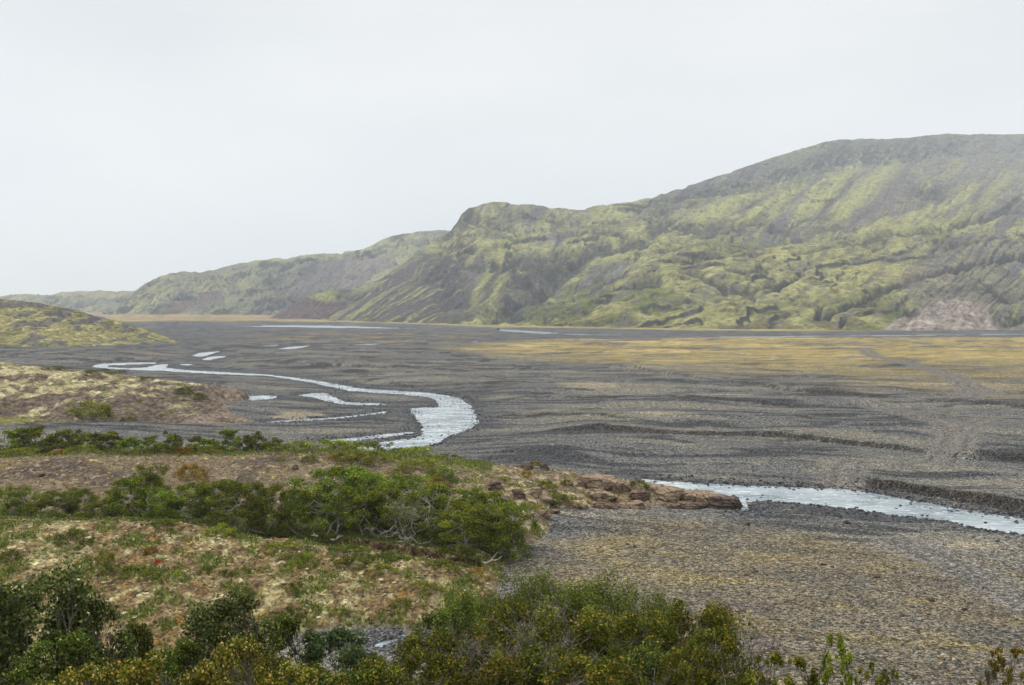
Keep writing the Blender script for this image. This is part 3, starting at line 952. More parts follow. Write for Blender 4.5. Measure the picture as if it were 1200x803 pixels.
def build_range(name, mat, pxs, base_pts, dbase_f, sky_pts, dsky_f, rows, seed, scree_polys, cliffs, purple=None, amp=1.0, haze_green=1.0):
    base = lambda p: interp(p, base_pts)
    sky = lambda p: interp(p, sky_pts)
    mid = lambda p: 0.55 * base(p) + 0.45 * sky(p)
    dmid = lambda p: 0.62 * dbase_f(p) + 0.38 * dsky_f(p)
    X, Y, Z, nf = fan_surface(pxs, [(base, dbase_f), (mid, dmid), (sky, dsky_f)], [rows // 2, rows // 2], [(30, 6), (90, 25), (250, 90), (450, 200)], 3)
    PX, PY = proj(X, Y, Z)
    w1 = fbm(X / 90, Y / 90, 4, seed)
    w2 = fbm(X / 90 + 31, Y / 90, 4, seed + 5)
    qx, qy = PX + 6 * w1, PY + 5 * w2
    rw = np.arange(len(X))[:, None] / (nf - 1.0)
    fade = ss(0, 0.06, rw)
    fsky = 1 - 0.8 * ss(0.88, 0.995, rw) * ss(1.12, 1.0, rw)
    q = PX + 1.1 * PY + 8 * w1
    streak = fbm(q / 6.0, PY / 50.0, 4, seed + 11)
    streak2 = fbm(q / 2.2, PY / 30.0, 3, seed + 15)
    rdg = ridged(X / 90 + w1, Y / 130 + w2, 4, seed + 21)
    cm = strokes(qx, qy, cliffs) * ss(-0.5, 0.1, fbm(X / 25, Y / 25, 4, seed + 31))
    scree = np.zeros_like(X)
    for p, s in scree_polys:
        scree = np.maximum(scree, region(qx, qy, p, 6) * s)
    v = Z / 26.0 - X / 200.0 + 1.8 * fbm(X / 110, Y / 140, 5, seed + 71)
    fr = v - np.floor(v)
    show = ss(-0.05, 0.25, fbm(X / 80, Y / 100, 3, seed + 77))
    lz, lm = (ss(0.8, 1.0, fr) - fr) * show, show * ss(0.75, 0.88, fr) * ss(1.0, 0.97, fr)
    Z2 = Z + amp * fade * fsky * ((rdg - 0.6) * 20 * (1 - 0.7 * scree) + streak * 5 - cm * 12 + 14 * lz * (1 - 0.7 * scree) + fbm(X / 20, Y / 20, 4, seed + 41) * 5)
    Z2[0] = Z[0] - 3
    nrm = grid_normal(X, Y, Z2)
    slope = np.arccos(np.clip(nrm[..., 2], 0, 1))
    n_a = fbm(X / 45, Y / 60, 5, seed + 51)
    n_b = fbm(X / 150, Y / 180, 4, seed + 55)
    c = np.empty(X.shape + (3,))
    c[:] = MOSS
    c = mixc(c, MOSS2, ss(-0.2, 0.3, n_b + 0.4 * n_a))
    c = mixc(c, GRASS, ss(0.35, 0.05, rw) * ss(-0.2, 0.3, n_a) * 0.6)
    c = mixc(c, (0.150, 0.150, 0.115), ss(-0.15, 0.3, fbm(X / 60, Y / 90, 4, seed + 81)) * 0.7)
    c = mixc(c, (0.165, 0.165, 0.145), np.full(X.shape, 0.35))
    SC2 = (0.115, 0.098, 0.104)
    sm = np.clip(scree * ss(-0.2, 0.08, streak + 0.4 * streak2 + 0.5 * (scree - 0.5)), 0, 1)
    c = mixc(c, SC2, sm * 0.95)
    band = ss(0.12, 0.34, fbm(q / 30.0, PY / 160.0, 3, seed + 91) + 0.35 * streak) * ss(0.05, 0.15, rw) * ss(0.95, 0.75, rw)
    c = mixc(c, (0.110, 0.104, 0.108), band * 0.8)
    if purple:
        for p, colr in purple:
            m = region(qx, qy, p, 2.5)
            c = mixc(c, colr, m * (0.75 + 0.25 * ss(-0.2, 0.2, streak)))
    c = mixc(c, ROCK, np.clip(np.maximum(cm * 1.15, lm * 0.85 * (1 - 0.6 * scree)), 0, 0.95))
    c = mixc(c, ROCK, ss(0.8, 1.1, slope + 0.15 * n_a) * 0.7)
    c = mixc(c, (0.095, 0.095, 0.095), ss(0.2, 0.45, fbm(X / 30, Y / 60, 4, seed + 61) + 0.2 * n_b) * 0.7)
    me = raw_mesh(name, np.stack([X, Y, Z2], -1).reshape(-1, 3), grid_faces(*X.shape), True, {'col': np.clip(c, 0.01, 1)})
    tag(link(name, me, mat), kind='structure')


def build_mountains():
    mat = mountain_material()
    build_main_mountain(mat)
    # purple-brown foothill that leans out of the mountain's left end
    const = lambda v: (lambda p: np.full(np.shape(p), float(v)))
    build_range('foothill', mat, np.linspace(302, 470, 340),
                [(300, 376.6), (340, 376.2), (400, 377.4), (470, 378)], const(1045),
                [(300, 376.4), (312, 374.0), (325, 368), (340, 360), (350, 354), (358, 347), (362, 344), (370, 343.5), (385, 341), (400, 338), (418, 337), (440, 330), (455, 326), (470, 322)],
                lambda p: interp(p, [(300, 1052), (360, 1095), (470, 1150)]), 110, 300,
                [([(300, 380), (362, 342), (420, 344), (470, 330), (470, 380)], 0.95)],
                [([(400, 345), (425, 352), (440, 344)], 4, .8), ([(418, 348), (450, 334)], 3, .9)],
                [([(300, 380), (318, 372), (360, 347), (372, 353), (400, 354), (440, 344), (470, 335), (470, 352), (430, 380)], (0.120, 0.078, 0.080)),
                 ([(360, 346), (375, 341), (418, 340), (400, 350), (378, 353)], (0.24, 0.235, 0.075))], 0.35)
    # second range
    build_range('hills', mat, np.linspace(120, 560, 620),
                [(120, 371), (200, 370.4), (212, 370), (300, 371.6), (380, 374), (560, 378)], lambda p: interp(p, [(120, 1440), (212, 1420), (300, 1330), (560, 1300)]),
                [(120, 370.6), (135, 362), (150, 349), (160, 339.5), (170, 332.0), (178, 327.5), (186, 323), (200, 319.5), (212, 317.8), (222, 317.6), (235, 319), (250, 316), (262, 313), (280, 308), (300, 304), (315, 302.5), (327, 302),
                 (332, 303.5), (350, 299.5), (370, 297), (400, 296.0), (404, 293.5), (418, 290), (425, 290.2), (440, 284), (455, 277), (470, 272.5), (490, 269.5), (505, 268.2), (520, 269), (560, 272)],
                lambda p: interp(p, [(120, 1480), (160, 1640), (250, 1780), (400, 1880), (560, 1950)]), 240, 400,
                [([(200, 372), (215, 352), (255, 340), (262, 352), (240, 368)], .7), ([(310, 345), (380, 305), (450, 300), (470, 312), (420, 340), (330, 352)], .85), ([(260, 372), (330, 318), (360, 330), (320, 372)], .6),
                 ([(180, 368), (230, 345), (245, 352), (210, 372)], .5)],
                [([(404, 296), (420, 293)], 3, .9), ([(316, 330), (320, 318), (340, 310)], 4, .9), ([(310, 320), (330, 335)], 4, .6), ([(440, 290), (480, 286), (500, 282)], 3, .5), ([(320, 355), (345, 350), (335, 362)], 7, .8),
                 ([(200, 330), (225, 325), (250, 325)], 3, .4), ([(180, 362), (187, 365)], 3, .7), ([(175, 330), (183, 326)], 3, .7), ([(300, 365), (315, 350)], 4, .7), ([(270, 330), (290, 322)], 3, .5), ([(356, 318), (364, 314)], 5, .8)],
                [([(186, 368), (196, 356), (218, 350), (250, 343), (262, 346), (235, 356), (218, 364)], (0.13, 0.095, 0.085)), ([(405, 305), (450, 300), (462, 310), (440, 322), (400, 335)], (0.19, 0.16, 0.145))], 0.9)
    # farthest range, towards the coast
    build_range('far_hills', mat, np.linspace(-160, 260, 420),
                [(-160, 366.5), (100, 367.6), (180, 368.6), (260, 370)], lambda p: interp(p, [(-160, 1850), (100, 1760), (260, 1600)]),
                [(-160, 362), (-60, 355), (0, 347.5), (15, 345.2), (30, 344.2), (50, 344.8), (62, 345.5), (72, 342), (90, 341), (105, 340.3), (118, 339.0), (122, 340.4), (138, 341.6), (142, 340.2), (158, 339.6), (180, 337), (260, 335)],
                lambda p: interp(p, [(-160, 2250), (100, 2150), (260, 2000)]), 110, 500,
                [([(60, 366), (130, 345), (200, 345), (180, 370)], .4)],
                [([(140, 352), (165, 348), (175, 347)], 2.5, .9), ([(60, 356), (85, 358), (110, 353)], 2.0, .7), ([(80, 361), (110, 362)], 2.0, .6), ([(130, 363), (160, 364)], 2, .7), ([(141, 341), (158, 340)], 1.5, .8)], None, 0.8)


# ------------------------------------------------------------------ air
def build_haze():
    x0, x1, y0, y1, z0, z1 = -2600, 2600, -80, 6300, -6, 420
    co = [(x, y, z) for z in (z0, z1) for y in (y0, y1) for x in (x0, x1)]
    fc = [(0, 2, 3, 1), (4, 5, 7, 6), (0, 1, 5, 4), (2, 6, 7, 3), (0, 4, 6, 2), (1, 3, 7, 5)]
    me = raw_mesh('haze', np.array(co), np.array(fc), False)
    m = bpy.data.materials.new('haze_air')
    m.use_nodes = True
    nt = m.node_tree
    nt.nodes.clear()
    out = nt.nodes.new('ShaderNodeOutputMaterial')
    v = nt.nodes.new('ShaderNodeVolumePrincipled')
    v.inputs['Color'].default_value = (0.86, 0.93, 1.0, 1)
    v.inputs['Density'].default_value = 0.00020
    v.inputs['Anisotropy'].default_value = 0.0
    nt.links.new(v.outputs[0], out.inputs['Volume'])
    tag(link('haze', me, m), kind='stuff')


build_flats()
build_water()
build_mountains()
build_haze()
# ---- NEAR
# ------------------------------------------------------------------ near terrain: the viewer's slope, lichen mound, birch hollow, stony spit
_N = [(-25, 13.4), (0, 12.3), (3, 11.4), (5, 10.6), (10, 8.5), (15, 6.5), (20, 4.8), (26, 2.8)]
HILL_COLS = [
    (-400, _N + [(31, 1.8), (35, 1.5), (42, 2.3), (53, 3.6), (57, 2.2), (61, 2.0), (72, 3.4), (82, 2.4), (94, 0.3), (100, -0.8), (115, -0.9)]),
    (0, _N + [(31, 1.4), (35, 0.9), (38, 1.1), (42, 1.8), (48, 2.4), (53, 2.85), (56, 1.9), (58, 1.4), (61, 1.5), (72, 3.05), (76, 2.8), (82, 2.1), (90, 0.6), (96, -0.7), (115, -0.9)]),
    (200, _N + [(31, 1.4), (35, 0.8), (38, 0.9), (42, 1.5), (48, 2.2), (53, 2.65), (56, 1.6), (58, 1.25), (61, 1.4), (72, 3.1), (76, 2.8), (82, 2.1), (90, 0.6), (96, -0.7), (115, -0.9)]),
    (330, _N + [(31, 1.2), (35, 0.6), (38, 0.3), (40, -0.1), (42.3, 0.0), (43.2, 0.7), (46, 1.4), (51.5, 2.1), (54, 1.1), (57, 1.0), (61, 1.5), (73, 3.2), (77, 2.8), (82, 2.1), (90, 0.5), (96, -0.7), (115, -0.9)]),
    (400, _N + [(31, 1.2), (35, 0.5), (37.5, 0.0), (39, -0.3), (42.8, -0.3), (43.5, 0.55), (46, 1.2), (50, 1.8), (53, 1.0), (55, 0.85), (58, 1.1), (64, 2.0), (75, 3.15), (79, 2.6), (89, 0.5), (95, -0.7), (115, -0.9)]),
    (480, _N + [(31, 1.1), (35, 0.3), (37, -0.1), (38.5, -0.35), (42.8, -0.35), (43.5, 0.55), (46, 1.3), (48.5, 1.65), (51, 0.9), (54, 0.8), (57, 1.0), (64, 1.9), (75, 3.0), (79, 2.4), (88, 0.0), (93, -0.7), (115, -0.9)]),
    (540, _N + [(31, 1.0), (34, 0.1), (36, -0.3), (43, -0.35), (43.8, 0.45), (46, 1.15), (48.5, 1.0), (51, 0.5), (53, 0.6), (57, 0.9), (63, 1.6), (75, 2.5), (79, 1.9), (86, -0.2), (91, -0.7), (115, -0.9)]),
    (580, _N + [(31, 1.0), (34, 0.0), (36, -0.35), (46, -0.4), (47, -0.1), (49, 0.2), (52, 0.25), (55, 0.5), (58, 0.8), (63, 1.4), (75, 2.2), (79, 1.5), (85, -0.3), (90, -0.7), (115, -0.9)]),
    (620, _N + [(31, 0.9), (34, 0.0), (36, -0.4), (55, -0.5), (57.5, -0.2), (59.5, 0.5), (62, 1.0), (68, 1.6), (75, 2.0), (80, 1.0), (84, -0.3), (90, -0.7), (115, -0.9)]),
    (660, _N + [(31, 0.9), (34, 0.0), (36, -0.45), (63, -0.5), (65.5, 0.0), (68, 0.8), (71, 1.25), (75, 1.75), (79, 0.9), (83, -0.4), (90, -0.7), (115, -0.9)]),
    (700, _N + [(31, 0.9), (34, 0.0), (36, -0.45), (65.5, -0.5), (68, 0.05), (70, 0.7), (75, 1.55), (79, 0.5), (82, -0.5), (90, -0.7), (115, -0.9)]),
    (760, _N + [(31, 0.9), (34, 0.0), (36, -0.45), (67, -0.5), (69, 0.05), (71, 0.6), (74, 1.05), (77, 0.1), (80, -0.6), (90, -0.7), (115, -0.9)]),
    (805, _N + [(31, 0.9), (34, 0.0), (36, -0.45), (67, -0.5), (69.5, 0.0), (71.5, 0.3), (73, 0.0), (75, -0.6), (90, -0.7), (115, -0.9)]),
    (850, _N + [(31, 0.9), (34, 0.0), (36, -0.45), (67, -0.6), (71, -0.4), (75, -0.6), (90, -0.7), (115, -0.9)]),
    (900, [(a, b - 0.3 * (a > 18)) for a, b in _N] + [(30, 0.9), (33, -0.2), (35, -0.6), (115, -0.9)]),
    (1700, [(a, b - 0.3 * (a > 18)) for a, b in _N] + [(30, 0.8), (33, -0.2), (35, -0.6), (115, -0.9)]),
]


class Columns:
    """ground heights surveyed along a few bearings, interpolated between them"""

    def __init__(self, cols, d0, d1, step=0.25, sm=3):
        self.u = np.array([(c[0] - 600) / F for c in cols])
        self.d = np.arange(d0, d1 + step, step)
        t = np.array([interp(self.d, c[1]) for c in cols])
        k = np.ones(2 * sm + 1) / (2 * sm + 1)
        t = np.array([np.convolve(np.pad(r, sm, mode='edge'), k, 'valid') for r in t])
        us = np.linspace(self.u[0], self.u[-1], 500)
        T = np.array([np.interp(us, self.u, t[:, j]) for j in range(t.shape[1])])       # (d, u)
        kk = np.hanning(13); kk /= kk.sum()
        T = np.array([np.convolve(np.pad(r, 6, mode='edge'), kk, 'valid') for r in T])
        self.us, self.T = us, T

    def __call__(self, u, d):
        u = np.asarray(u, float); d = np.asarray(d, float)
        fu = np.clip((u - self.us[0]) / (self.us[1] - self.us[0]), 0, len(self.us) - 1.001)
        fd = np.clip((d - self.d[0]) / (self.d[1] - self.d[0]), 0, len(self.d) - 1.001)
        iu, idd = fu.astype(int), fd.astype(int)
        a, b = fu - iu, fd - idd
        T = self.T
        return (T[idd, iu] * (1 - a) + T[idd, iu + 1] * a) * (1 - b) + (T[idd + 1, iu] * (1 - a) + T[idd + 1, iu + 1] * a) * b


HILL = Columns(HILL_COLS, -25, 115)
# the turf edge along the front of the birch hollow
EDGE = [(290, 55.6), (330, 54.6), (400, 53.6), (440, 53.2), (480, 52.6), (520, 52.0), (550, 51.4), (575, 51.0)]


def bearing(x, y):
    return x / np.maximum(y, 25.0)


def hill_z(x, y, fine=True):
    x = np.asarray(x, float); y = np.asarray(y, float)
    u = bearing(x, y)
    z = HILL(u, y)
    px = u * F + 600
    ed = interp(px, EDGE) + 0.5 * pn(x / 1.3, y / 1.3, 301) + 0.25 * pn(x / 0.4, y / 0.4, 302)
    e = ss(280, 320, px) * ss(585, 560, px)
    z = z + e * (0.42 * ss(-0.05, 0.12, y - ed) * (1 - ss(1.5, 4.5, y - ed)))
    land = ss(-0.6, 0.3, z)
    z = z + land * (0.30 * fbm(x / 5, y / 5, 3, 305) * ss(20, 40, y) + 0.16 * fbm(x / 1.5, y / 1.5, 3, 308))
    if fine:
        mound = ss(36, 41, y) * ss(55, 51, y)
        z = z + land * (0.055 * fbm(x / 0.45, y / 0.6, 3, 311) + mound * 0.10 * (1 - 2 * np.abs(pn(x / 0.55, y / 0.8, 315))))
    return z


def ground_z(x, y):
    return float(max(hill_z(x, y, False), 0.02))


def hit(px, py, d0=6.0):
    """first point of the near terrain on a sight line"""
    u, s = ray(px, py)
    d = np.arange(d0, 130, 0.1)
    g = np.maximum(hill_z(u * d, d, False), 0.0)
    k = np.argmax(H + s * d <= g)
    return float(u * d[k]), float(d[k]), float(g[k])


def build_hillside():
    ys = list(np.arange(-25, 3, 1.0))
    d = 3.0
    while d < 108:
        ys.append(d)
        hv = 12.5 if d > 30 else 7
        d += np.clip(d * d / (996 * hv) * 0.55, 0.06, 0.4) if d > 30 else 0.2
    ys = np.array(ys)
    us = np.linspace(-0.86, 0.50, 1350)
    Y, U = np.meshgrid(ys, us, indexing='ij')
    X = U * np.maximum(Y, 25.0)
    Z = hill_z(X, Y)
    PXB = U * F + 600
    n1 = fbm(X / 1.6, Y / 2.2, 4, 321)
    n2 = fbm(X / 0.5, Y / 0.8, 4, 325)
    n3 = fbm(X / 5, Y / 6, 3, 329)
    c = np.empty(X.shape + (3,))
    # stony brown soil
    c[:] = (0.148, 0.116, 0.074)
    c = mixc(c, (0.088, 0.070, 0.055), ss(0, 0.4, n3))
    c = mixc(c, (0.24, 0.185, 0.135), ss(0.1, 0.45, n2))
    # lichen mound and the viewer's slope
    mound = ss(55.5, 52, Y + 1.2 * n3)
    tm = np.empty_like(c)
    tm[:] = (0.170, 0.120, 0.060)
    tm = mixc(tm, (0.085, 0.060, 0.042), ss(0.05, 0.35, n2 + 0.3 * n1))
    tm = mixc(tm, (0.115, 0.130, 0.032), ss(0.00, 0.32, n1 + 0.25 * n3 + 0.05) * 0.85)
    tm = mixc(tm, (0.25, 0.135, 0.035), ss(0.3, 0.5, fbm(X / 1.1, Y / 1.4, 3, 333)) * 0.7)
    li = ss(0.02, 0.24, fbm(X / 0.7, Y / 0.9, 4, 337) + 0.45 * n3 - 0.2 * n1)
    tm = mixc(tm, (0.31, 0.275, 0.14), li * 0.65)
    tm = mixc(tm, (0.50, 0.45, 0.28), ss(0.2, 0.45, fbm(X / 0.35, Y / 0.45, 3, 341)) * li * 0.8)
    c = c + (tm - c) * mound[..., None]
    near = ss(37, 32, Y)
    c = mixc(c, (0.075, 0.080, 0.026), near * (0.45 + 0.5 * ss(-0.2, 0.3, n1)))
    # spit: right half carries lichen, heath and ochre moss
    sp = ss(440, 520, PXB + 60 * n3) * ss(57, 62, Y)
    c = mixc(c, (0.40, 0.35, 0.21), sp * ss(0.08, 0.35, fbm(X / 0.9, Y / 1.3, 4, 345) + 0.3 * n3) * 0.8)
    c = mixc(c, (0.13, 0.135, 0.03), sp * ss(0.12, 0.4, n1 - 0.2 * n3) * 0.75)
    c = mixc(c, (0.25, 0.165, 0.11), ss(640, 700, PXB) * ss(57, 62, Y) * ss(-0.1, 0.3, n1) * 0.6)
    # yellow moss spots on the bare part
    ys_ = ss(0.42, 0.55, fbm(X / 0.55, Y / 0.8, 2, 349)) * ss(58, 62, Y)
    c = mixc(c, (0.33, 0.27, 0.05), ys_ * 0.75)
    # hollow: grass, and turf on the back rim
    gr = ss(52.5, 54.5, Y + 0.8 * n1) * ss(63.0, 58.5, Y + 1.5 * n3) * ss(625, 590, PXB)
    c = mixc(c, (0.085, 0.110, 0.018), gr * 0.92)
    rim = ss(74.0, 77.5, Y + 1.5 * n1 + 4 * ss(330, 520, PXB)) * ss(600, 560, PXB)
    c = mixc(c, (0.095, 0.110, 0.022), rim * 0.9)
    # raw earth under the turf edge
    ed = interp(PXB, EDGE) + 0.5 * pn(X / 1.3, Y / 1.3, 301) + 0.25 * pn(X / 0.4, Y / 0.4, 302)
    e = ss(280, 320, PXB) * ss(585, 560, PXB) * ss(-0.22, -0.05, Y - ed) * ss(0.20, 0.05, Y - ed)
    c = mixc(c, (0.045, 0.022, 0.014), e * 0.95)
    # gravel floor of the gully
    c = mixc(c, (0.14, 0.125, 0.105), ss(0.35, 0.0, Z) * ss(36, 38, Y))
    mat = attr_material('stony_soil', 9.0, True, 0.45, 0.8, 0.06, 0.4, 0.5)
    me = raw_mesh('hillside', np.stack([X, Y, Z], -1).reshape(-1, 3), grid_faces(*X.shape), True, {'col': np.clip(c, 0.01, 1)})
    tag(link('hillside', me, mat), kind='structure')


HEAD = Columns([
    (-400, [(108, -0.8), (112, 0.3), (125, 4.5), (150, 9), (195, -1)]),
    (0, [(112, -0.8), (114.5, 0.2), (120, 0.8), (128, 2.2), (140, 4.3), (152, 5.6), (165, 4), (185, -1)]),
    (100, [(113, -0.8), (116, 0.1), (122, 0.9), (130, 2.0), (142, 3.4), (152, 4.2), (165, 3), (185, -1)]),
    (200, [(118, -0.8), (121, 0.2), (126, 0.9), (135, 1.7), (150, 2.9), (160, 2), (175, -1)]),
    (245, [(118, -0.8), (121, 0.2), (124, 0.8), (132, 1.2), (140, 1.2), (152, 2.2), (160, 1.2), (170, -1)]),
    (268, [(118, -0.8), (121, 0.2), (124, 0.6), (130, 0.7), (135, -0.3), (149, -0.2), (152, 1.3), (158, 1.5), (164, -1)]),
    (283, [(119, -0.8), (122, 0.2), (124.5, 0.3), (127, -0.4), (149, -0.6), (152, 0.9), (157, 1.2), (160, -0.8)]),
    (292, [(119, -0.8), (122, 0.15), (124.5, 0.2), (127, -0.5), (149, -0.8), (157, -0.3), (160, -0.8)]),
    (303, [(119, -0.8), (122.5, 0.0), (124.5, -0.1), (127, -0.8), (160, -0.8)]),
    (330, [(110, -0.8), (160, -0.8)]),
], 105, 195)


def head_z(x, y):
    u = x / y
    z = HEAD(u + 0.004 * pn(x / 6, y / 6, 401), y + 1.2 * pn(x / 7, y / 9, 402))
    land = ss(-0.5, 0.6, z)
    return z + land * (0.45 * fbm(x / 5, y / 7, 4, 405) + 0.30 * (1 - 2 * np.abs(pn(x / 2.2, y / 3.0, 409))) + 0.15 * fbm(x / 0.9, y / 1.4, 3, 410))


def build_headland():
    ys = [107.0]
    while ys[-1] < 194:
        ys.append(ys[-1] + 0.30)
    us = np.linspace(-0.80, -0.235, 760)
    Y, U = np.meshgrid(np.array(ys), us, indexing='ij')
    X = U * Y
    Z = head_z(X, Y)
    PX, PY = proj(X, Y, Z)
    n1 = fbm(X / 4, Y / 6, 4, 411)
    n2 = fbm(X / 1.2, Y / 2.2, 4, 415)
    n3 = fbm(X / 14, Y / 16, 3, 419)
    c = np.empty(X.shape + (3,))
    c[:] = (0.125, 0.097, 0.075)
    c = mixc(c, (0.065, 0.050, 0.042), ss(0.0, 0.35, n2))
    li = ss(-0.12, 0.22, n1 + 0.35 * n3 + 0.25 * n2 + 0.40 * ss(1.2, 3.4, Z) - 0.30)
    c = mixc(c, (0.36, 0.315, 0.175), li * 0.85)
    c = mixc(c, (0.48, 0.43, 0.26), ss(0.1, 0.4, n2) * li * 0.7)
    c = mixc(c, (0.125, 0.13, 0.035), ss(0.15, 0.45, fbm(X / 3, Y / 4, 3, 423)) * 0.6)
    c = mixc(c, (0.085, 0.062, 0.045), ss(0.86, 0.97, 1 - np.abs(pn(X / 9 + n1, Y / 14, 427)) * 2) * 0.7)
    rock = ss(200, 250, PX + 25 * n1) * ss(1.3, 0.6, Z + 0.3 * n1) + ss(240, 275, PX)
    c = mixc(c, (0.20, 0.152, 0.115), np.clip(rock, 0, 1) * 0.75)
    c = mixc(c, (0.10, 0.075, 0.06), np.clip(rock, 0, 1) * ss(0.1, 0.4, n2))
    c = mixc(c, (0.17, 0.16, 0.05), ss(70, 30, PX) * ss(485, 492, PY) * 0.7)
    nrm = grid_normal(X, Y, Z)
    c = mixc(c, (0.075, 0.06, 0.05), ss(0.75, 0.5, nrm[..., 2]) * 0.7)
    mat = attr_material('lichen_ground', 3.0, True, 0.4, 0.8, 0.15, 0.4, 0.3)
    me = raw_mesh('headland', np.stack([X, Y, Z], -1).reshape(-1, 3), grid_faces(*X.shape), True, {'col': np.clip(c, 0.01, 1)})
    tag(link('headland', me, mat), kind='structure')


def build_knoll():
    pxs = np.linspace(-330, 226, 700)
    base = lambda p: interp(p, [(-330, 412), (0, 410.2), (100, 409.6), (170, 407.0), (226, 404.8)])
    dbase = lambda p: interp(p, [(-330, 335), (0, 340), (100, 344), (170, 364), (226, 383)])
    sky = lambda p: interp(p, [(-330, 330), (-100, 342), (0, 350), (20, 352), (50, 356), (80, 362), (100, 367), (120, 372.5), (150, 381), (175, 388), (195, 395), (210, 400), (222, 404.0), (226, 404.6)])
    dsky = lambda p: dbase(p) + interp(p, [(-330, 110), (100, 90), (200, 40), (226, 4)])
    X, Y, Z, nf = fan_surface(pxs, [(base, dbase), (sky, dsky)], [240], [(8, 0.8), (25, 4), (60, 14), (110, 30)], 2)
    rw = np.arange(len(X))[:, None] / (nf - 1.0)
    n1 = fbm(X / 11, Y / 16, 4, 501)
    n2 = fbm(X / 4, Y / 7, 4, 505)
    n3 = fbm(X / 35, Y / 40, 3, 509)
    hum = 1 - 2 * np.abs(pn(X / 9 + 0.5 * n1, Y / 14, 511))
    amp = ss(0, 0.1, rw) * np.clip(Z / 5.0, 0.15, 1) * (1 - 0.6 * ss(0.9, 1, rw) * ss(1.1, 1, rw))
    Z2 = Z + amp * (2.0 * n1 + 0.9 * hum + 0.7 * n2)
    Z2[0] = -1.5
    c = np.empty(X.shape + (3,))
    c[:] = (0.215, 0.195, 0.085)
    c = mixc(c, (0.145, 0.135, 0.06), ss(-0.1, 0.35, n3 + 0.5 * n1))
    c = mixc(c, (0.30, 0.275, 0.135), ss(0.1, 0.4, n2))
    rk = ss(0.10, 0.34, fbm(X / 8, Y / 18, 4, 515) + 0.15 * hum + 0.12 * rw)
    c = mixc(c, (0.095, 0.088, 0.090), rk * 0.9)
    c = mixc(c, (0.085, 0.070, 0.06), ss(0.75, 0.98, -hum) * 0.7)
    c = mixc(c, (0.13, 0.12, 0.035), ss(0.10, 0.02, rw + 0.06 * n1) * 0.8)
    me = raw_mesh('knoll', np.stack([X, Y, Z2], -1).reshape(-1, 3), grid_faces(*X.shape), True, {'col': np.clip(c, 0.01, 1)})
    mat = attr_material('moss_knoll', 1.1, True, 0.4, 0.8, 0.5, 0.4, 0.2)
    tag(link('knoll', me, mat), kind='structure')


# ------------------------------------------------------------------ loose stone, as masses
def ico():
    t = (1 + 5 ** .5) / 2
    v = np.array([(-1, t, 0), (1, t, 0), (-1, -t, 0), (1, -t, 0), (0, -1, t), (0, 1, t), (0, -1, -t), (0, 1, -t), (t, 0, -1), (t, 0, 1), (-t, 0, -1), (-t, 0, 1)], float)
    v /= np.linalg.norm(v[0])
    f = np.array([(0, 11, 5), (0, 5, 1), (0, 1, 7), (0, 7, 10), (0, 10, 11), (1, 5, 9), (5, 11, 4), (11, 10, 2), (10, 7, 6), (7, 1, 8), (3, 9, 4), (3, 4, 2), (3, 2, 6), (3, 6, 8), (3, 8, 9), (4, 9, 5), (2, 4, 11), (6, 2, 10), (8, 6, 7), (9, 8, 1)])
    return v, f


def stones(x, y, z, size, flat=(0.45, 0.8), jit=0.25, rng=RNG):
    n = len(x)
    v, f = ico()
    nv = len(v)
    V = v[None] * (1 + jit * (rng.random((n, nv, 1)) - 0.5) * 2)
    sc = np.stack([size * rng.uniform(0.8, 1.3, n), size * rng.uniform(0.7, 1.1, n), size * rng.uniform(flat[0], flat[1], n)], -1)
    V = V * sc[:, None, :] * 0.5
    a = rng.random(n) * 2 * np.pi
    ca, sa = np.cos(a)[:, None], np.sin(a)[:, None]
    V = np.stack([V[..., 0] * ca - V[..., 1] * sa, V[..., 0] * sa + V[..., 1] * ca, V[..., 2]], -1)
    V += np.stack([x, y, z + 0.12 * size], -1)[:, None, :]
    Fc = f[None] + (np.arange(n) * nv)[:, None, None]
    return V.reshape(-1, 3), Fc.reshape(-1, 3)


def stone_material(name, stops, bump=0.4):
    t = NT(name)
    g = t.n('ShaderNodeNewGeometry')
    c = t.ramp(g.outputs['Random Per Island'], stops)
    n = t.noise(g.outputs['Position'], 14, 4, 0.6)
    f = t.maprange(n, 0.25, 0.75, 0.7, 1.3)
    vm = t.n('ShaderNodeVectorMath', operation='SCALE')
    t.l(c, vm.inputs[0])
    t.l(f, vm.inputs['Scale'])
    return t.finish(t.bsdf(vm.outputs[0], 0.95, 0.03, t.bump(n, bump, 0.03)))


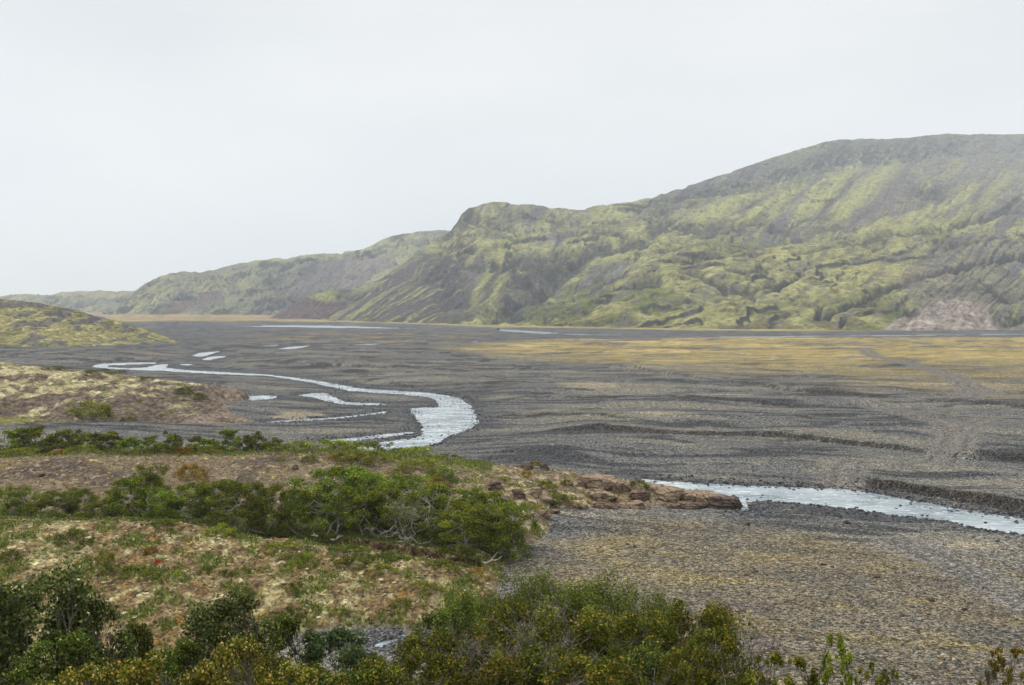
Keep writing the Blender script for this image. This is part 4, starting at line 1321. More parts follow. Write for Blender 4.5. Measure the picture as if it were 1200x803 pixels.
def build_stones():
    rng = np.random.default_rng(5)
    grey = stone_material('gravel_stone', [(0.0, (0.05, 0.052, 0.058)), (0.35, (0.10, 0.10, 0.10)), (0.62, (0.155, 0.15, 0.14)), (0.82, (0.21, 0.195, 0.165)), (0.94, (0.30, 0.24, 0.17)), (1.0, (0.42, 0.40, 0.36))])
    dark = stone_material('wet_stone', [(0.0, (0.025, 0.027, 0.030)), (0.6, (0.065, 0.068, 0.072)), (1.0, (0.13, 0.12, 0.11))])
    brown = stone_material('scree_stone', [(0.0, (0.075, 0.052, 0.036)), (0.4, (0.165, 0.118, 0.066)), (0.7, (0.26, 0.190, 0.105)), (0.92, (0.32, 0.25, 0.155)), (1.0, (0.42, 0.37, 0.30))])
    lichen = stone_material('lichen_cushion', [(0.0, (0.20, 0.18, 0.075)), (0.5, (0.36, 0.32, 0.17)), (1.0, (0.54, 0.49, 0.31))])
    # gravel flats, denser close by
    n = 70000
    d = 36 * (150 / 36.0) ** rng.random(n)
    u = rng.uniform(-0.62, 0.62, n)
    x = u * d
    rs = river_sd(x, d)
    hz = hill_z(x, d, False)
    hd = np.where((u < -0.23) & (d > 106), head_z(x, np.maximum(d, 106)), -1)
    patch = fbm(x / 7, d / 4, 3, 601)
    keep = (hz < 0.02) & (hd < 0.02) & (rs < 0.15) & (rng.random(n) < 0.55 + 0.9 * patch)
    x, d, rs = x[keep], d[keep], rs[keep]
    z, _ = flat_height(x, d, rs)
    sz = (0.04 + 0.09 * rng.random(len(x)) ** 2.4 + 0.10 * (rng.random(len(x)) > 0.985)) * (0.75 + 0.55 * np.minimum(1, d / 110))
    V, Fc = stones(x, d, z, sz, rng=rng)
    tag(link('gravel', raw_mesh('gravel', V, Fc, False), grey), kind='stuff')
    # wet cobbles at the water's edge
    n = 160000
    d = 36 * (190 / 36.0) ** rng.random(n)
    u = rng.uniform(-0.45, 0.62, n)
    x = u * d
    rs = river_sd(x, d)
    pr = np.exp(-(np.abs(rs + 0.35) / (0.45 + d * 0.004)) ** 1.2)
    keep = (rng.random(n) < pr * 0.75) & (hill_z(x, d, False) < 0.02)
    x, d, rs = x[keep], d[keep], rs[keep]
    z, _ = flat_height(x, d, rs)
    z = np.maximum(z, WATER - 0.03)
    V, Fc = stones(x, d, z, (0.10 + 0.22 * rng.random(len(x)) ** 2) * np.clip((d - 25) / 40, 0.45, 1), rng=rng)
    tag(link('pebbles', raw_mesh('pebbles', V, Fc, False), dark), kind='stuff')
    # rubble on mound and spit
    n = 46000
    d = np.concatenate([rng.uniform(37, 54, n // 2), rng.uniform(58, 80, n // 2)])
    u = rng.uniform(-0.60, 0.22, n)
    x = u * d
    hz = hill_z(x, d, True)
    keep = (hz > 0.15) & (rng.random(n) < np.clip(0.5 + 1.2 * fbm(x / 2.2, d / 2.2, 3, 605), 0.08, 1))
    keep &= ~((d > 58) & (d < 61))
    x, d, hz = x[keep], d[keep], hz[keep]
    sz = 0.04 + 0.15 * rng.random(len(x)) ** 3.5
    V, Fc = stones(x, d, hz, sz, rng=rng, jit=0.4)
    tag(link('rubble', raw_mesh('rubble', V, Fc, False), brown), kind='stuff')
    # pale lichen cushions on the mound and on the spit's crest
    n = 12000
    d = np.concatenate([rng.uniform(36.5, 54, n * 3 // 4), rng.uniform(66, 78, n - n * 3 // 4)])
    u = np.concatenate([rng.uniform(-0.60, 0.0, n * 3 // 4), rng.uniform(-0.10, 0.12, n - n * 3 // 4)])
    x = u * d
    hz = hill_z(x, d, True)
    keep = (hz > 0.2) & (rng.random(n) < np.clip(0.05 + 1.6 * fbm(x / 1.8, d / 1.8, 3, 609), 0, 0.8))
    x, d, hz = x[keep], d[keep], hz[keep]
    V, Fc = stones(x, d, hz - 0.02, 0.06 + 0.24 * rng.random(len(x)) ** 3, flat=(0.3, 0.55), rng=rng)
    tag(link('moss', raw_mesh('moss', V, Fc, True), lichen), kind='stuff')


# ------------------------------------------------------------------ plants
def unit(v):
    return v / (np.linalg.norm(v, axis=-1, keepdims=True) + 1e-9)


def leaf_mesh(name, cen, rad, cnt, size, aspect, rng, flat=0.75, up=0.6, tint=0.25, shell=0.45, mat=None, hue=None):
    cen = np.asarray(cen); rad = np.asarray(rad)
    cnt = np.asarray(cnt, int)
    idx = np.repeat(np.arange(len(cen)), cnt)
    n = len(idx)
    dr = unit(rng.normal(size=(n, 3)))
    rr = rad[idx] * rng.random(n) ** shell
    pos = cen[idx] + dr * rr[:, None] * np.array([1, 1, flat])
    pos[:, 2] = np.maximum(pos[:, 2], 0.03)
    nr = unit(dr * 0.7 + np.array([0, 0, up]) + 0.8 * rng.normal(size=(n, 3)))
    t = unit(np.cross(nr, rng.normal(size=(n, 3))))
    b = np.cross(nr, t)
    s = size * rng.uniform(0.6, 1.3, n)[:, None] * 0.5
    V = np.stack([pos - t * s, pos + b * s * aspect + t * s * 0.1, pos + t * s, pos - b * s * aspect + t * s * 0.1], 1).reshape(-1, 3)
    Fc = np.arange(n * 4).reshape(-1, 4)
    cl = rng.normal(0, 1, (len(cen), 1)) * tint
    cl = np.clip(1 + cl, 0.5, 1.6)
    cl = np.repeat(cl, 3, 1)
    if hue is not None:
        w = np.clip(rng.normal(0.0, 1.0, len(cen)), 0, 2)[:, None] * hue
        cl = cl * (1 + w * np.array([[1.0, 0.45, -0.2]]))
    cc = np.repeat(cl[idx], 4, 0)
    return raw_mesh(name, V, Fc, True, {'col': cc})


def tube_parts(paths, sides=5):
    VS, FS = [], []
    off = 0
    ang = np.arange(sides) * 2 * np.pi / sides
    for pts, rad in paths:
        pts = np.asarray(pts, float)
        k = len(pts)
        tg = unit(np.gradient(pts, axis=0))
        ref = np.where(np.abs(tg[:, 2:3]) > 0.9, np.array([[1.0, 0, 0]]), np.array([[0, 0, 1.0]]))
        a = unit(np.cross(tg, ref))
        b = np.cross(tg, a)
        r = np.asarray(rad, float)[:, None, None]
        ring = pts[:, None, :] + r * (a[:, None, :] * np.cos(ang)[None, :, None] + b[:, None, :] * np.sin(ang)[None, :, None])
        VS.append(ring.reshape(-1, 3))
        i = np.arange(k - 1)[:, None] * sides + np.arange(sides)[None]
        j = np.arange(k - 1)[:, None] * sides + (np.arange(sides)[None] + 1) % sides
        FS.append(np.stack([i, j, j + sides, i + sides], -1).reshape(-1, 4) + off)
        off += k * sides
    return np.concatenate(VS), np.concatenate(FS)


def wander(p0, p1, k, amp, rng, sag=0.0):
    t = np.linspace(0, 1, k)[:, None]
    L = np.linalg.norm(np.asarray(p1) - np.asarray(p0))
    w = np.cumsum(rng.normal(size=(k, 3)), 0) * amp * L / k
    w -= w[:1] * (1 - t) + w[-1:] * t
    m = np.asarray(p0) * (1 - t) + np.asarray(p1) * t + w
    m[:, 2] += sag * L * np.sin(np.pi * t[:, 0])
    return m


def leaf_material(name, stops, trans=0.3, rough=0.5, spec=0.35):
    t = NT(name)
    g = t.n('ShaderNodeNewGeometry')
    oi = t.n('ShaderNodeObjectInfo')
    c = t.ramp(g.outputs['Random Per Island'], stops)
    c = t.mix(1.0, c, t.n('ShaderNodeVertexColor', layer_name='col').outputs[0], 'MULTIPLY')
    hs = t.n('ShaderNodeHueSaturation')
    t.l(c, hs.inputs['Color'])
    t.l(t.maprange(oi.outputs['Random'], 0, 1, 0.478, 0.516), hs.inputs['Hue'])
    t.l(t.maprange(oi.outputs['Random'], 0, 1, 0.78, 1.35), hs.inputs['Value'])
    c = hs.outputs[0]
    b = t.bsdf(c, rough, spec)
    tr = t.n('ShaderNodeBsdfTranslucent')
    t.l(c, tr.inputs['Color'])
    mx = t.n('ShaderNodeMixShader')
    mx.inputs[0].default_value = trans
    t.l(b.outputs[0], mx.inputs[1])
    t.l(tr.outputs[0], mx.inputs[2])
    return t.finish(mx)


def bark_material(name, a, b):
    t = NT(name)
    pos = t.n('ShaderNodeTexCoord').outputs['Object']
    n = t.noise(pos, 9, 5, 0.65)
    return t.finish(t.bsdf(t.ramp(n, [(0.35, a), (0.65, b)]), 0.85, 0.2, t.bump(n, 0.5, 0.02)))


PLANTS = {}


class Proto:
    def __init__(self, crown, stems, h, w, crown_name='crown', stem_name='stem'):
        self.crown, self.stems, self.h, self.w = crown, stems, h, w
        self.crown_name, self.stem_name = crown_name, stem_name


def make_bush(key, seed, h, w, leafmat, barkmat, nclump, nleaf, lsize, aspect=0.5, nstem=4, low=0.15, rc=0.14, tint=0.25, hue=None, rad=0.03, spread=0.25, twig=1.0,
              flat=0.75, top=0.55, hole=0.0, stem_name='stem', wig=0.5, bare=0, shell=0.45, up=0.6):
    """a shrub or dwarf birch: crooked stems, branches out to every clump, loose leaves in clumps"""
    rng = np.random.default_rng(seed)
    # clump centres in an uneven dome
    ph = rng.random(6) * 6.28
    C, Rr = [], []
    while len(C) < nclump:
        a = rng.random() * 2 * np.pi
        zz = low + (1 - low) * rng.random() ** 0.8
        prof = math.sqrt(max(0.02, 1 - ((zz - top) / (1.0 - top if zz > top else top - low + 0.35)) ** 2))
        lob = 1 + 0.18 * math.sin(2 * a + ph[0]) + 0.14 * math.sin(3 * a + ph[1]) + 0.10 * math.sin(5 * a + ph[2] + 4 * zz)
        r = 0.5 * w * prof * lob * (0.35 + 0.65 * rng.random() ** 0.5)
        zh = zz * h * (1 + 0.10 * math.sin(2 * a + ph[3]) + 0.07 * math.sin(4 * a + ph[4]))
        if hole and math.sin(3 * a + ph[5] + 5 * zz) > 1 - hole:
            continue
        C.append((r * math.cos(a), r * math.sin(a), min(zh, h)))
        Rr.append(rc * w * rng.uniform(0.6, 1.25))
    C = np.array(C); Rr = np.array(Rr)
    C[:, 2] = np.maximum(C[:, 2] - Rr * flat * 0.6, 0.05)
    # stems
    stems, base_pts = [], []
    for k in range(nstem):
        a = 2 * np.pi * (k + 0.6 * rng.random()) / nstem
        b0 = np.array([math.cos(a), math.sin(a), 0]) * w * 0.05 * (nstem > 1)
        e = np.array([math.cos(a) * w * spread, math.sin(a) * w * spread, h * rng.uniform(0.6, 0.85)])
        b0[2] = -0.08
        p = wander(b0, e, 9, wig, rng, -0.12)
        r0 = rad * rng.uniform(0.8, 1.25)
        stems.append([(p, np.linspace(r0, r0 * 0.35, 9))])
        base_pts.append(p)
    ends = []
    for c, r in zip(C, Rr):
        best, bk, bi = 1e9, 0, 0
        for k, p in enumerate(base_pts):
            dd = np.linalg.norm(p[2:] - c, axis=1) + 0.6 * np.maximum(0, p[2:, 2] - c[2])
            i = int(np.argmin(dd))
            if dd[i] < best:
                best, bk, bi = dd[i], k, i + 2
        q = wander(base_pts[bk][bi], c + np.array([0, 0, r * 0.3]), 6, wig * 0.8, rng, -0.08)
        stems[bk].append((q, np.linspace(rad * 0.32, rad * 0.12, 6)))
        for _ in range(int(round(2 * twig))):
            dv = unit(rng.normal(size=3) + np.array([0, 0, 0.5]))
            q2 = wander(q[rng.integers(2, 6)], c + dv * r * rng.uniform(0.7, 1.3), 4, wig * 0.6, rng)
            stems[bk].append((q2, np.linspace(rad * 0.14, rad * 0.05, 4)))
    for _ in range(bare):
        k = rng.integers(0, nstem)
        i = rng.integers(3, 9)
        dv = unit(rng.normal(size=3) * np.array([1, 1, 0.5]) + np.array([0, 0, 0.7]))
        L = h * rng.uniform(0.25, 0.5)
        q = wander(base_pts[k][i], base_pts[k][i] + dv * L, 6, wig, rng)
        stems[k].append((q, np.linspace(rad * 0.3, rad * 0.07, 6)))
        for _ in range(5):
            s0 = q[rng.integers(1, 6)]
            q2 = wander(s0, s0 + unit(dv + 0.8 * rng.normal(size=3)) * L * rng.uniform(0.25, 0.55), 5, wig, rng)
            stems[k].append((q2, np.linspace(rad * 0.14, rad * 0.04, 5)))
            for _ in range(3):
                s1 = q2[rng.integers(1, 5)]
                q3 = wander(s1, s1 + unit(dv + 0.9 * rng.normal(size=3)) * L * rng.uniform(0.12, 0.25), 4, wig, rng)
                stems[k].append((q3, np.linspace(rad * 0.08, rad * 0.03, 4)))
    cnt = np.maximum(1, (nleaf * Rr ** 2 / (Rr ** 2).sum())).astype(int) if nleaf else None
    crown = None
    if nleaf:
        crown = leaf_mesh('crown', C, Rr, cnt, lsize, aspect, rng, flat, up, tint, shell, None, hue)
        crown.materials.append(leafmat)
    sm = []
    for s in stems:
        V, Fc = tube_parts(s, 5)
        me = raw_mesh(stem_name, V, Fc, True)
        me.materials.append(barkmat)
        sm.append(me)
    PLANTS[key] = Proto(crown, sm, h, w, 'crown', stem_name)


def plant(key, name, cat, label, x, y, z, h, w, rot=None, group=None, lean=0.0):
    """a thing (an Empty at the plant's foot) with its crown and stems"""
    p = PLANTS[key]
    r = bpy.data.objects.new(name, None)
    COL.objects.link(r)
    r.empty_display_size = 0.2
    r.location = (x, y, z)
    r.rotation_euler = (0, lean, random.random() * 6.28 if rot is None else rot)
    r.scale = (w / p.w, w / p.w, h / p.h)
    tag(r, label, cat, group)
    if p.crown:
        link(p.crown_name, p.crown, None, r)
    for s in p.stems:
        link(p.stem_name, s, None, r)
    return r


def grow(key, name, cat, px, d, ytop, wpx, label, group, rot=None, z=None):
    """foot on the ground at bearing px, distance d; top and width read off the sketch"""
    u, s = ray(px, ytop)
    x = float(u * d)
    zg = ground_z(x, d) if z is None else z
    h = float(H + s * d) - zg
    return plant(key, name, cat, label, x, d, zg - 0.03, max(h, 0.15), wpx / F * d, rot, group)


LEAF = {}


def build_plants():
    LEAF['birch'] = leaf_material('birch_leaf', [(0.0, (0.034, 0.054, 0.006)), (0.5, (0.112, 0.155, 0.015)), (0.85, (0.19, 0.225, 0.022)), (1.0, (0.30, 0.28, 0.035))], 0.34, 0.8, 0.0)
    LEAF['dark'] = leaf_material('dark_leaf', [(0.0, (0.016, 0.026, 0.005)), (0.5, (0.046, 0.066, 0.010)), (0.84, (0.095, 0.118, 0.020)), (0.955, (0.19, 0.20, 0.055)), (1.0, (0.46, 0.48, 0.26))], 0.25, 0.45, 0.12)  # palest few leaves are glints painted into the leaf colour
    LEAF['olive'] = leaf_material('olive_leaf', [(0.0, (0.028, 0.040, 0.005)), (0.45, (0.076, 0.092, 0.011)), (0.78, (0.145, 0.158, 0.019)), (0.955, (0.23, 0.205, 0.025)), (0.992, (0.42, 0.24, 0.015)), (1.0, (0.46, 0.15, 0.015))], 0.3, 0.6, 0.05)
    LEAF['near'] = leaf_material('shrub_leaf', [(0.0, (0.018, 0.028, 0.005)), (0.5, (0.056, 0.078, 0.011)), (0.85, (0.110, 0.132, 0.020)), (0.97, (0.19, 0.20, 0.045)), (1.0, (0.34, 0.30, 0.06))], 0.28, 0.55, 0.06)
    LEAF['willow'] = leaf_material('willow_leaf', [(0.0, (0.028, 0.042, 0.007)), (0.5, (0.078, 0.104, 0.014)), (0.9, (0.15, 0.175, 0.026)), (1.0, (0.21, 0.21, 0.05))], 0.2, 0.8, 0.0)
    LEAF['blue'] = leaf_material('bluish_leaf', [(0.0, (0.026, 0.046, 0.018)), (0.6, (0.060, 0.088, 0.032)), (0.95, (0.11, 0.135, 0.045)), (1.0, (0.26, 0.23, 0.04))], 0.2, 0.8, 0.0)
    LEAF['yellow'] = leaf_material('yellow_leaf', [(0.0, (0.035, 0.048, 0.007)), (0.5, (0.105, 0.118, 0.015)), (0.78, (0.25, 0.215, 0.028)), (0.93, (0.50, 0.42, 0.14)), (1.0, (0.50, 0.20, 0.02))], 0.35, 0.6, 0.05)
    LEAF['lime'] = leaf_material('lime_leaf', [(0.0, (0.070, 0.098, 0.010)), (0.6, (0.165, 0.195, 0.018)), (1.0, (0.32, 0.32, 0.05))], 0.3, 0.8, 0.0)
    LEAF['gold'] = leaf_material('gold_leaf', [(0.0, (0.08, 0.085, 0.012)), (0.4, (0.19, 0.165, 0.018)), (0.75, (0.36, 0.235, 0.018)), (0.9, (0.46, 0.22, 0.015)), (1.0, (0.10, 0.12, 0.015))], 0.3, 0.8, 0.0)
    LEAF['red'] = leaf_material('russet_leaf', [(0.0, (0.065, 0.065, 0.012)), (0.5, (0.15, 0.125, 0.020)), (0.9, (0.25, 0.16, 0.025)), (1.0, (0.34, 0.14, 0.02))], 0.3, 0.8, 0.0)
    LEAF['scarlet'] = leaf_material('scarlet_leaf', [(0.0, (0.30, 0.02, 0.012)), (1.0, (0.60, 0.06, 0.03))], 0.3, 0.8, 0.0)
    pale = bark_material('pale_bark', (0.20, 0.175, 0.15), (0.46, 0.42, 0.38))
    brown = bark_material('brown_bark', (0.055, 0.042, 0.036), (0.16, 0.13, 0.115))
    twigs = bark_material('bare_bark', (0.09, 0.066, 0.060), (0.24, 0.195, 0.185))
    # --- dwarf birches of the hollow (about fifty metres off)
    for k in range(5):
        make_bush('tree%d' % k, 40 + k, 3.6, 3.6, LEAF['birch'], pale, 80, 12000, 0.115, 0.6, 4, 0.26, 0.125, 0.24, 0.16, 0.050, 0.30, 0.6, 0.62, 0.60, 0.18, 'stem', 0.9)
    for k in range(2):
        make_bush('full%d' % k, 50 + k, 3.8, 4.2, LEAF['birch'], pale, 100, 18000, 0.115, 0.6, 5, 0.04, 0.115, 0.28, 0.12, 0.050, 0.30, 0.4, 0.66, 0.5, 0.08, 'stem', 0.9)
    make_bush('pale_stems', 55, 3.2, 4.0, LEAF['olive'], pale, 46, 3600, 0.095, 0.55, 6, 0.45, 0.10, 0.2, 0.05, 0.055, 0.36, 1.2, 0.6, 0.75, 0.2, 'stem', 1.0, 14)
    # --- thicket on the back rim (about eighty metres off)
    for k in range(4):
        make_bush('rim%d' % k, 60 + k, 2.2, 2.0, LEAF['birch'], brown, 40, 4600, 0.125, 0.6, 4, 0.06, 0.16, 0.28, 0.18, 0.04, 0.3, 0.6, 0.75, 0.5, 0.2, 'stem', 0.8)
    # --- low shrubs and carpets
    for nm, lm in (('lime', 'lime'), ('olive', 'olive'), ('gold', 'gold'), ('heath', 'willow'), ('scarlet', 'scarlet')):
        for k in range(2):
            make_bush('%s_low%d' % (nm, k), 80 + k + len(nm), 0.5, 1.3, LEAF[lm], brown, 60, 2600, 0.055, 0.5, 5, 0.05, 0.10, 0.25, 0.15, 0.012, 0.34, 0.5, 0.8, 0.4, 0.3, 'stem', 0.6)
    # --- near shrubs, leaf by leaf
    for k in range(2):
        make_bush('dark%d' % k, 100 + k, 2.5, 1.5, LEAF['dark'], brown, 120, 21000, 0.040, 0.72, 6, 0.15, 0.105, 0.25, 0.08, 0.022, 0.28, 1.0, 0.95, 0.6, 0.25, 'stem', 0.6)
    for k in range(2):
        make_bush('olive%d' % k, 110 + k, 2.6, 1.5, LEAF['olive'], twigs, 120, 20000, 0.038, 0.68, 6, 0.20, 0.100, 0.25, 0.12, 0.022, 0.32, 1.6, 0.95, 0.65, 0.3, 'stem', 0.7, 5)
    make_bush('birch_near', 120, 2.5, 1.3, LEAF['near'], brown, 110, 20000, 0.038, 0.68, 6, 0.15, 0.10, 0.3, 0.15, 0.022, 0.3, 1.0, 0.95, 0.6, 0.2, 'stem', 0.6)
    for k in range(2):
        make_bush('willow%d' % k, 130 + k, 3.5, 3.2, LEAF['willow'], brown, 120, 34000, 0.080, 0.26, 7, 0.2, 0.088, 0.26, 0.06, 0.035, 0.32, 0.3, 1.1, 0.62, 0.2, 'stem', 0.5, 0, 0.33, 1.2)
    make_bush('blue', 140, 2.4, 1.4, LEAF['blue'], brown, 110, 20000, 0.062, 0.32, 6, 0.2, 0.095, 0.2, 0.05, 0.02, 0.3, 0.5, 1.1, 0.62, 0.15, 'stem', 0.5, 0, 0.55, 1.0)
    for k in range(2):
        make_bush('yellow%d' % k, 150 + k, 1.9, 0.95, LEAF['yellow'], brown, 110, 17000, 0.031, 0.72, 6, 0.25, 0.105, 0.22, 0.05, 0.018, 0.32, 1.2, 0.9, 0.65, 0.2, 'stem', 0.6)
    make_bush('bare', 160, 2.7, 1.4, LEAF['olive'], twigs, 26, 700, 0.045, 0.65, 6, 0.4, 0.11, 0.2, 0.1, 0.026, 0.34, 2.0, 0.95, 0.65, 0.0, 'stem', 0.8, 34)
    for k in range(2):
        make_bush('sprig%d' % k, 170 + k, 2.1, 0.8, LEAF['lime'], brown, 110, 6500, 0.036, 0.7, 9, 0.2, 0.050, 0.2, 0.05, 0.014, 0.34, 0.6, 1.7, 0.7, 0.3, 'stem', 0.35)
    make_bush('russet', 180, 2.0, 0.8, LEAF['red'], brown, 110, 5200, 0.036, 0.7, 8, 0.2, 0.055, 0.2, 0.1, 0.014, 0.32, 1.4, 1.1, 0.65, 0.2, 'stem', 0.5)

    B = 'birch shrub'
    # ------------------------------------------------ the hollow
    g = 'dwarf birches in the hollow behind the lichen mound'
    for key, px, d, yt, wp, lab in [
        ('full0', 16, 57.5, 570, 52, 'dense dark dwarf birch at the far left end of the row in the hollow'),
        ('tree1', 60, 57, 577, 60, 'low spreading birch second from the left end of the hollow row'),
        ('tree2', 92, 58, 572, 42, 'slim birch with a pointed top standing left of the low gap in the row'),
        ('tree4', 124, 57, 584, 58, 'low birch thicket filling the dip left of the tall feathery birch'),
        ('tree0', 150, 57, 560, 58, 'olive birch with a dark crooked stem just left of the tallest feathery one'),
        ('tree3', 173, 59.5, 544, 46, 'tall feathery birch whose tip stands against the bare brown slope'),
        ('tree2', 190, 56.5, 573, 60, 'flat topped birch on bent pale stems under the tall feathery birch'),
        ('tree1', 222, 56, 567, 62, 'rounded birch directly below the golden shrub on the brown slope'),
        ('tree4', 254, 56.6, 563, 60, 'dull green birch with yellowish shoulder right of the golden shrub'),
        ('tree0', 286, 55.5, 566, 64, 'bright yellow green birch in the middle of the hollow row'),
        ('tree3', 322, 55.6, 568, 60, 'birch on three pale forked stems at the start of the raw turf edge'),
        ('tree2', 352, 55, 574, 50, 'small birch on one tall pale stem left of the big dark clump'),
        ('tree1', 390, 55.6, 549, 84, 'tall birch at the left shoulder of the big dark clump'),
        ('full1', 418, 58.5, 546, 76, 'dark birch crown peeping over the left shoulder of the clump'),
        ('tree4', 440, 55, 570, 80, 'bluish green birch on low sprawling stems above the turf edge'),
        ('full0', 468, 59, 556, 92, 'broad birch at the back of the clump below the spit crest'),
        ('pale_stems', 478, 53.6, 580, 74, 'half bare birch with a fan of white stems above the dark earth bank'),
        ('full1', 520, 57.5, 567, 96, 'broad birch behind the rightmost rounded birch of the clump'),
        ('full0', 545, 53.4, 588, 92, 'big rounded dark green birch at the right front of the clump'),
        ('full1', 590, 54.8, 588, 74, 'rightmost birch of the clump leaning over the open gravel'),
        ('tree3', 573, 58.5, 577, 78, 'birch at the back right of the clump beside the boulders'),
    ]:
        grow(key, 'birch_shrub', 'birch', px, d, yt, wp, lab, g)
    # ------------------------------------------------ the back rim
    g = 'birch scrub along the back rim of the spit'
    for key, px, d, yt, wp, lab in [
        ('rim0', 15, 80, 503, 40, 'birch scrub cut by the left edge of the view on the back rim'),
        ('rim1', 42, 80, 500, 42, 'rounded scrub birch first of the dense stretch on the rim'),
        ('rim2', 72, 80.5, 505, 40, 'dark scrub birch in the dense stretch in front of the headland shrub'),
        ('rim3', 100, 80, 503, 44, 'tallest scrub birch of the dense stretch on the left rim'),
        ('rim0', 128, 81, 507, 40, 'scrub birch near the right end of the dense stretch on the rim'),
        ('rim2', 152, 80, 513, 30, 'low scrub birch closing the dense stretch on the rim'),
        ('rim1', 178, 79, 511, 26, 'thin scrub birch with a leaning top before the pale gravel'),
        ('rim3', 200, 79, 504, 26, 'lone round headed scrub birch standing against grey gravel'),
        ('rim1', 232, 80, 511, 28, 'low scrub birch right of the lone round headed one'),
        ('rim2', 246, 78.5, 514, 26, 'small scrub birch pressed against the left foot of a taller one'),
        ('rim0', 270, 79, 503, 28, 'upright two tier scrub birch in front of the river flats'),
        ('rim3', 300, 79, 504, 30, 'last tall scrub birch at the right end of the rim row'),
        ('rim1', 322, 79, 513, 24, 'stunted scrub birch tailing off to the right of the rim row'),
    ]:
        grow(key, 'birch_shrub', 'birch', px, d, yt, wp, lab, g)
    g = 'low shrubs along the back rim of the spit'
    for key, px, d, yt, wp, lab in [
        ('lime_low0', 22, 77, 525, 54, 'green carpet shrub at the foot of the leftmost rim scrub'),
        ('gold_low0', 70, 76.6, 526, 30, 'yellowing carpet shrub below the dense rim scrub'),
        ('lime_low1', 97, 76.6, 521, 40, 'rounded green cushion shrub beside the yellowing one on the rim'),
        ('olive_low0', 145, 77, 526, 60, 'flat olive carpet shrub over the dark earth lip on the rim'),
        ('heath_low0', 190, 77.5, 521, 50, 'dark green carpet shrub under the lone scrub birch'),
        ('gold_low1', 214, 77, 523, 26, 'small golden carpet shrub right of the lone scrub birch'),
        ('lime_low0', 250, 77.5, 524, 40, 'bright green carpet shrub between two upright rim birches'),
        ('lime_low1', 345, 78, 517, 66, 'light green carpet shrub where the rim meets the river bend'),
        ('lime_low0', 392, 78.5, 515, 72, 'wide light green carpet shrub right below the river bend'),
        ('heath_low1', 438, 78.5, 517, 64, 'darker green carpet shrub below the mouth of the river bend'),
        ('lime_low1', 482, 78, 523, 66, 'low green carpet shrub on the falling part of the rim'),
        ('olive_low1', 524, 77, 532, 50, 'olive carpet shrub near the right end of the green rim'),
        ('heath_low0', 553, 76.5, 538, 24, 'last small green carpet shrub on the stony crest'),
        ('lime_low0', 428, 72, 527, 60, 'wide green shrub mat on the crest above the big birch clump'),
        ('olive_low0', 404, 73, 530, 36, 'yellowish green shrub mat left of the wide one above the clump'),
        ('lime_low1', 494, 71, 537, 56, 'green shrub mat among pale lichen right of the crest dip'),
        ('heath_low1', 518, 68.5, 548, 44, 'dark green shrub mat hanging down towards the big clump'),
        ('olive_low1', 470, 70, 547, 40, 'olive shrub mat just above the top of the big clump'),
        ('gold_low0', 505, 66.5, 560, 50, 'rusty golden shrub mat touching the back of the big clump'),
    ]:
        grow(key, 'dwarf_shrub', 'shrub', px, d, yt, wp, lab, g)
    # ------------------------------------------------ on the spit and the headland
    def spot(key, px, yb, yt, wp, lab, grp, name='dwarf_shrub', cat='shrub', d0=36.0):
        x, y, z = hit(px, yb, d0)
        h = max(0.12, (yb - yt) / F * y)
        plant(key, name, cat, lab, x, y, z - 0.03, h, wp / F * y, None, grp)
    g = 'shrubs dotted over the stony spit'
    for a in [
        ('gold_low1', 222, 560, 544, 38, 'golden shrub with dark foot alone on the bare brown slope'),
        ('gold_low0', 241, 567, 560, 12, 'tiny golden shrub just below the big golden one'),
        ('gold_low1', 190, 552, 547, 12, 'small orange tuft left of the golden shrub near the rim'),
        ('lime_low0', 330, 541, 534, 12, 'small dark green tuft on bare soil below the rim rocks'),
        ('olive_low0', 362, 541, 534, 24, 'flat yellow green tuft on the bare crest left of the clump'),
        ('gold_low0', 391, 538, 531, 16, 'little golden tuft at the edge of the crest shrub mats'),
        ('gold_low1', 617, 559, 552, 16, 'orange tuft between pale lichen rocks on the crest'),
        ('lime_low1', 628, 548, 540, 26, 'green tuft on the far edge of the crest next to the grey flats'),
        ('lime_low0', 590, 563, 558, 14, 'bright green tuft above the big brown crest boulder'),
        ('lime_low1', 640, 572, 563, 26, 'grass green tuft behind the round orange boulder'),
        ('olive_low1', 655, 590, 578, 44, 'olive moss tuft below the round orange boulder'),
        ('lime_low0', 695, 581, 574, 20, 'green tuft under the long tan slab'),
        ('olive_low0', 664, 569, 562, 14, 'small olive tuft left of the long tan slab'),
        ('olive_low1', 748, 574, 562, 34, 'olive shrub on top of the rocks beside the river'),
        ('lime_low1', 776, 583, 577, 20, 'yellow green moss tuft where the rocks meet the tip ledge'),
        ('lime_low0', 632, 600, 592, 24, 'green tuft among the red rocks at the foot of the spit'),
    ]:
        spot(*a, g, d0=56)
    def headspot(key, px, py, d, yt, wp, lab):
        u, s = ray(px, py)
        x = float(u * d)
        z = float(head_z(np.array(x), np.array(float(d))))
        plant(key, 'dwarf_shrub', 'shrub', lab, x, d, z - 0.1, max(0.3, (py - yt) / F * d), wp / F * d, None, 'shrub patches on the rocky headland')
    headspot('lime_low0', 106, 497, 121, 478, 56, 'big rounded green shrub patch at the foot of the headland')
    headspot('olive_low1', 150, 497, 121, 491, 26, 'flat olive patch trailing right from the big headland patch')
    headspot('heath_low0', 216, 458, 141, 449, 24, 'dark green patch upper of two on the headland nose')
    headspot('heath_low1', 234, 465, 136, 456, 18, 'dark green patch lower of two on the headland nose')
    headspot('heath_low0', 66, 433, 152, 429, 30, 'thin dark green patch on the left headland skyline')
    headspot('olive_low0', 115, 439, 152, 434, 60, 'long olive strip of shrubs along the headland skyline')
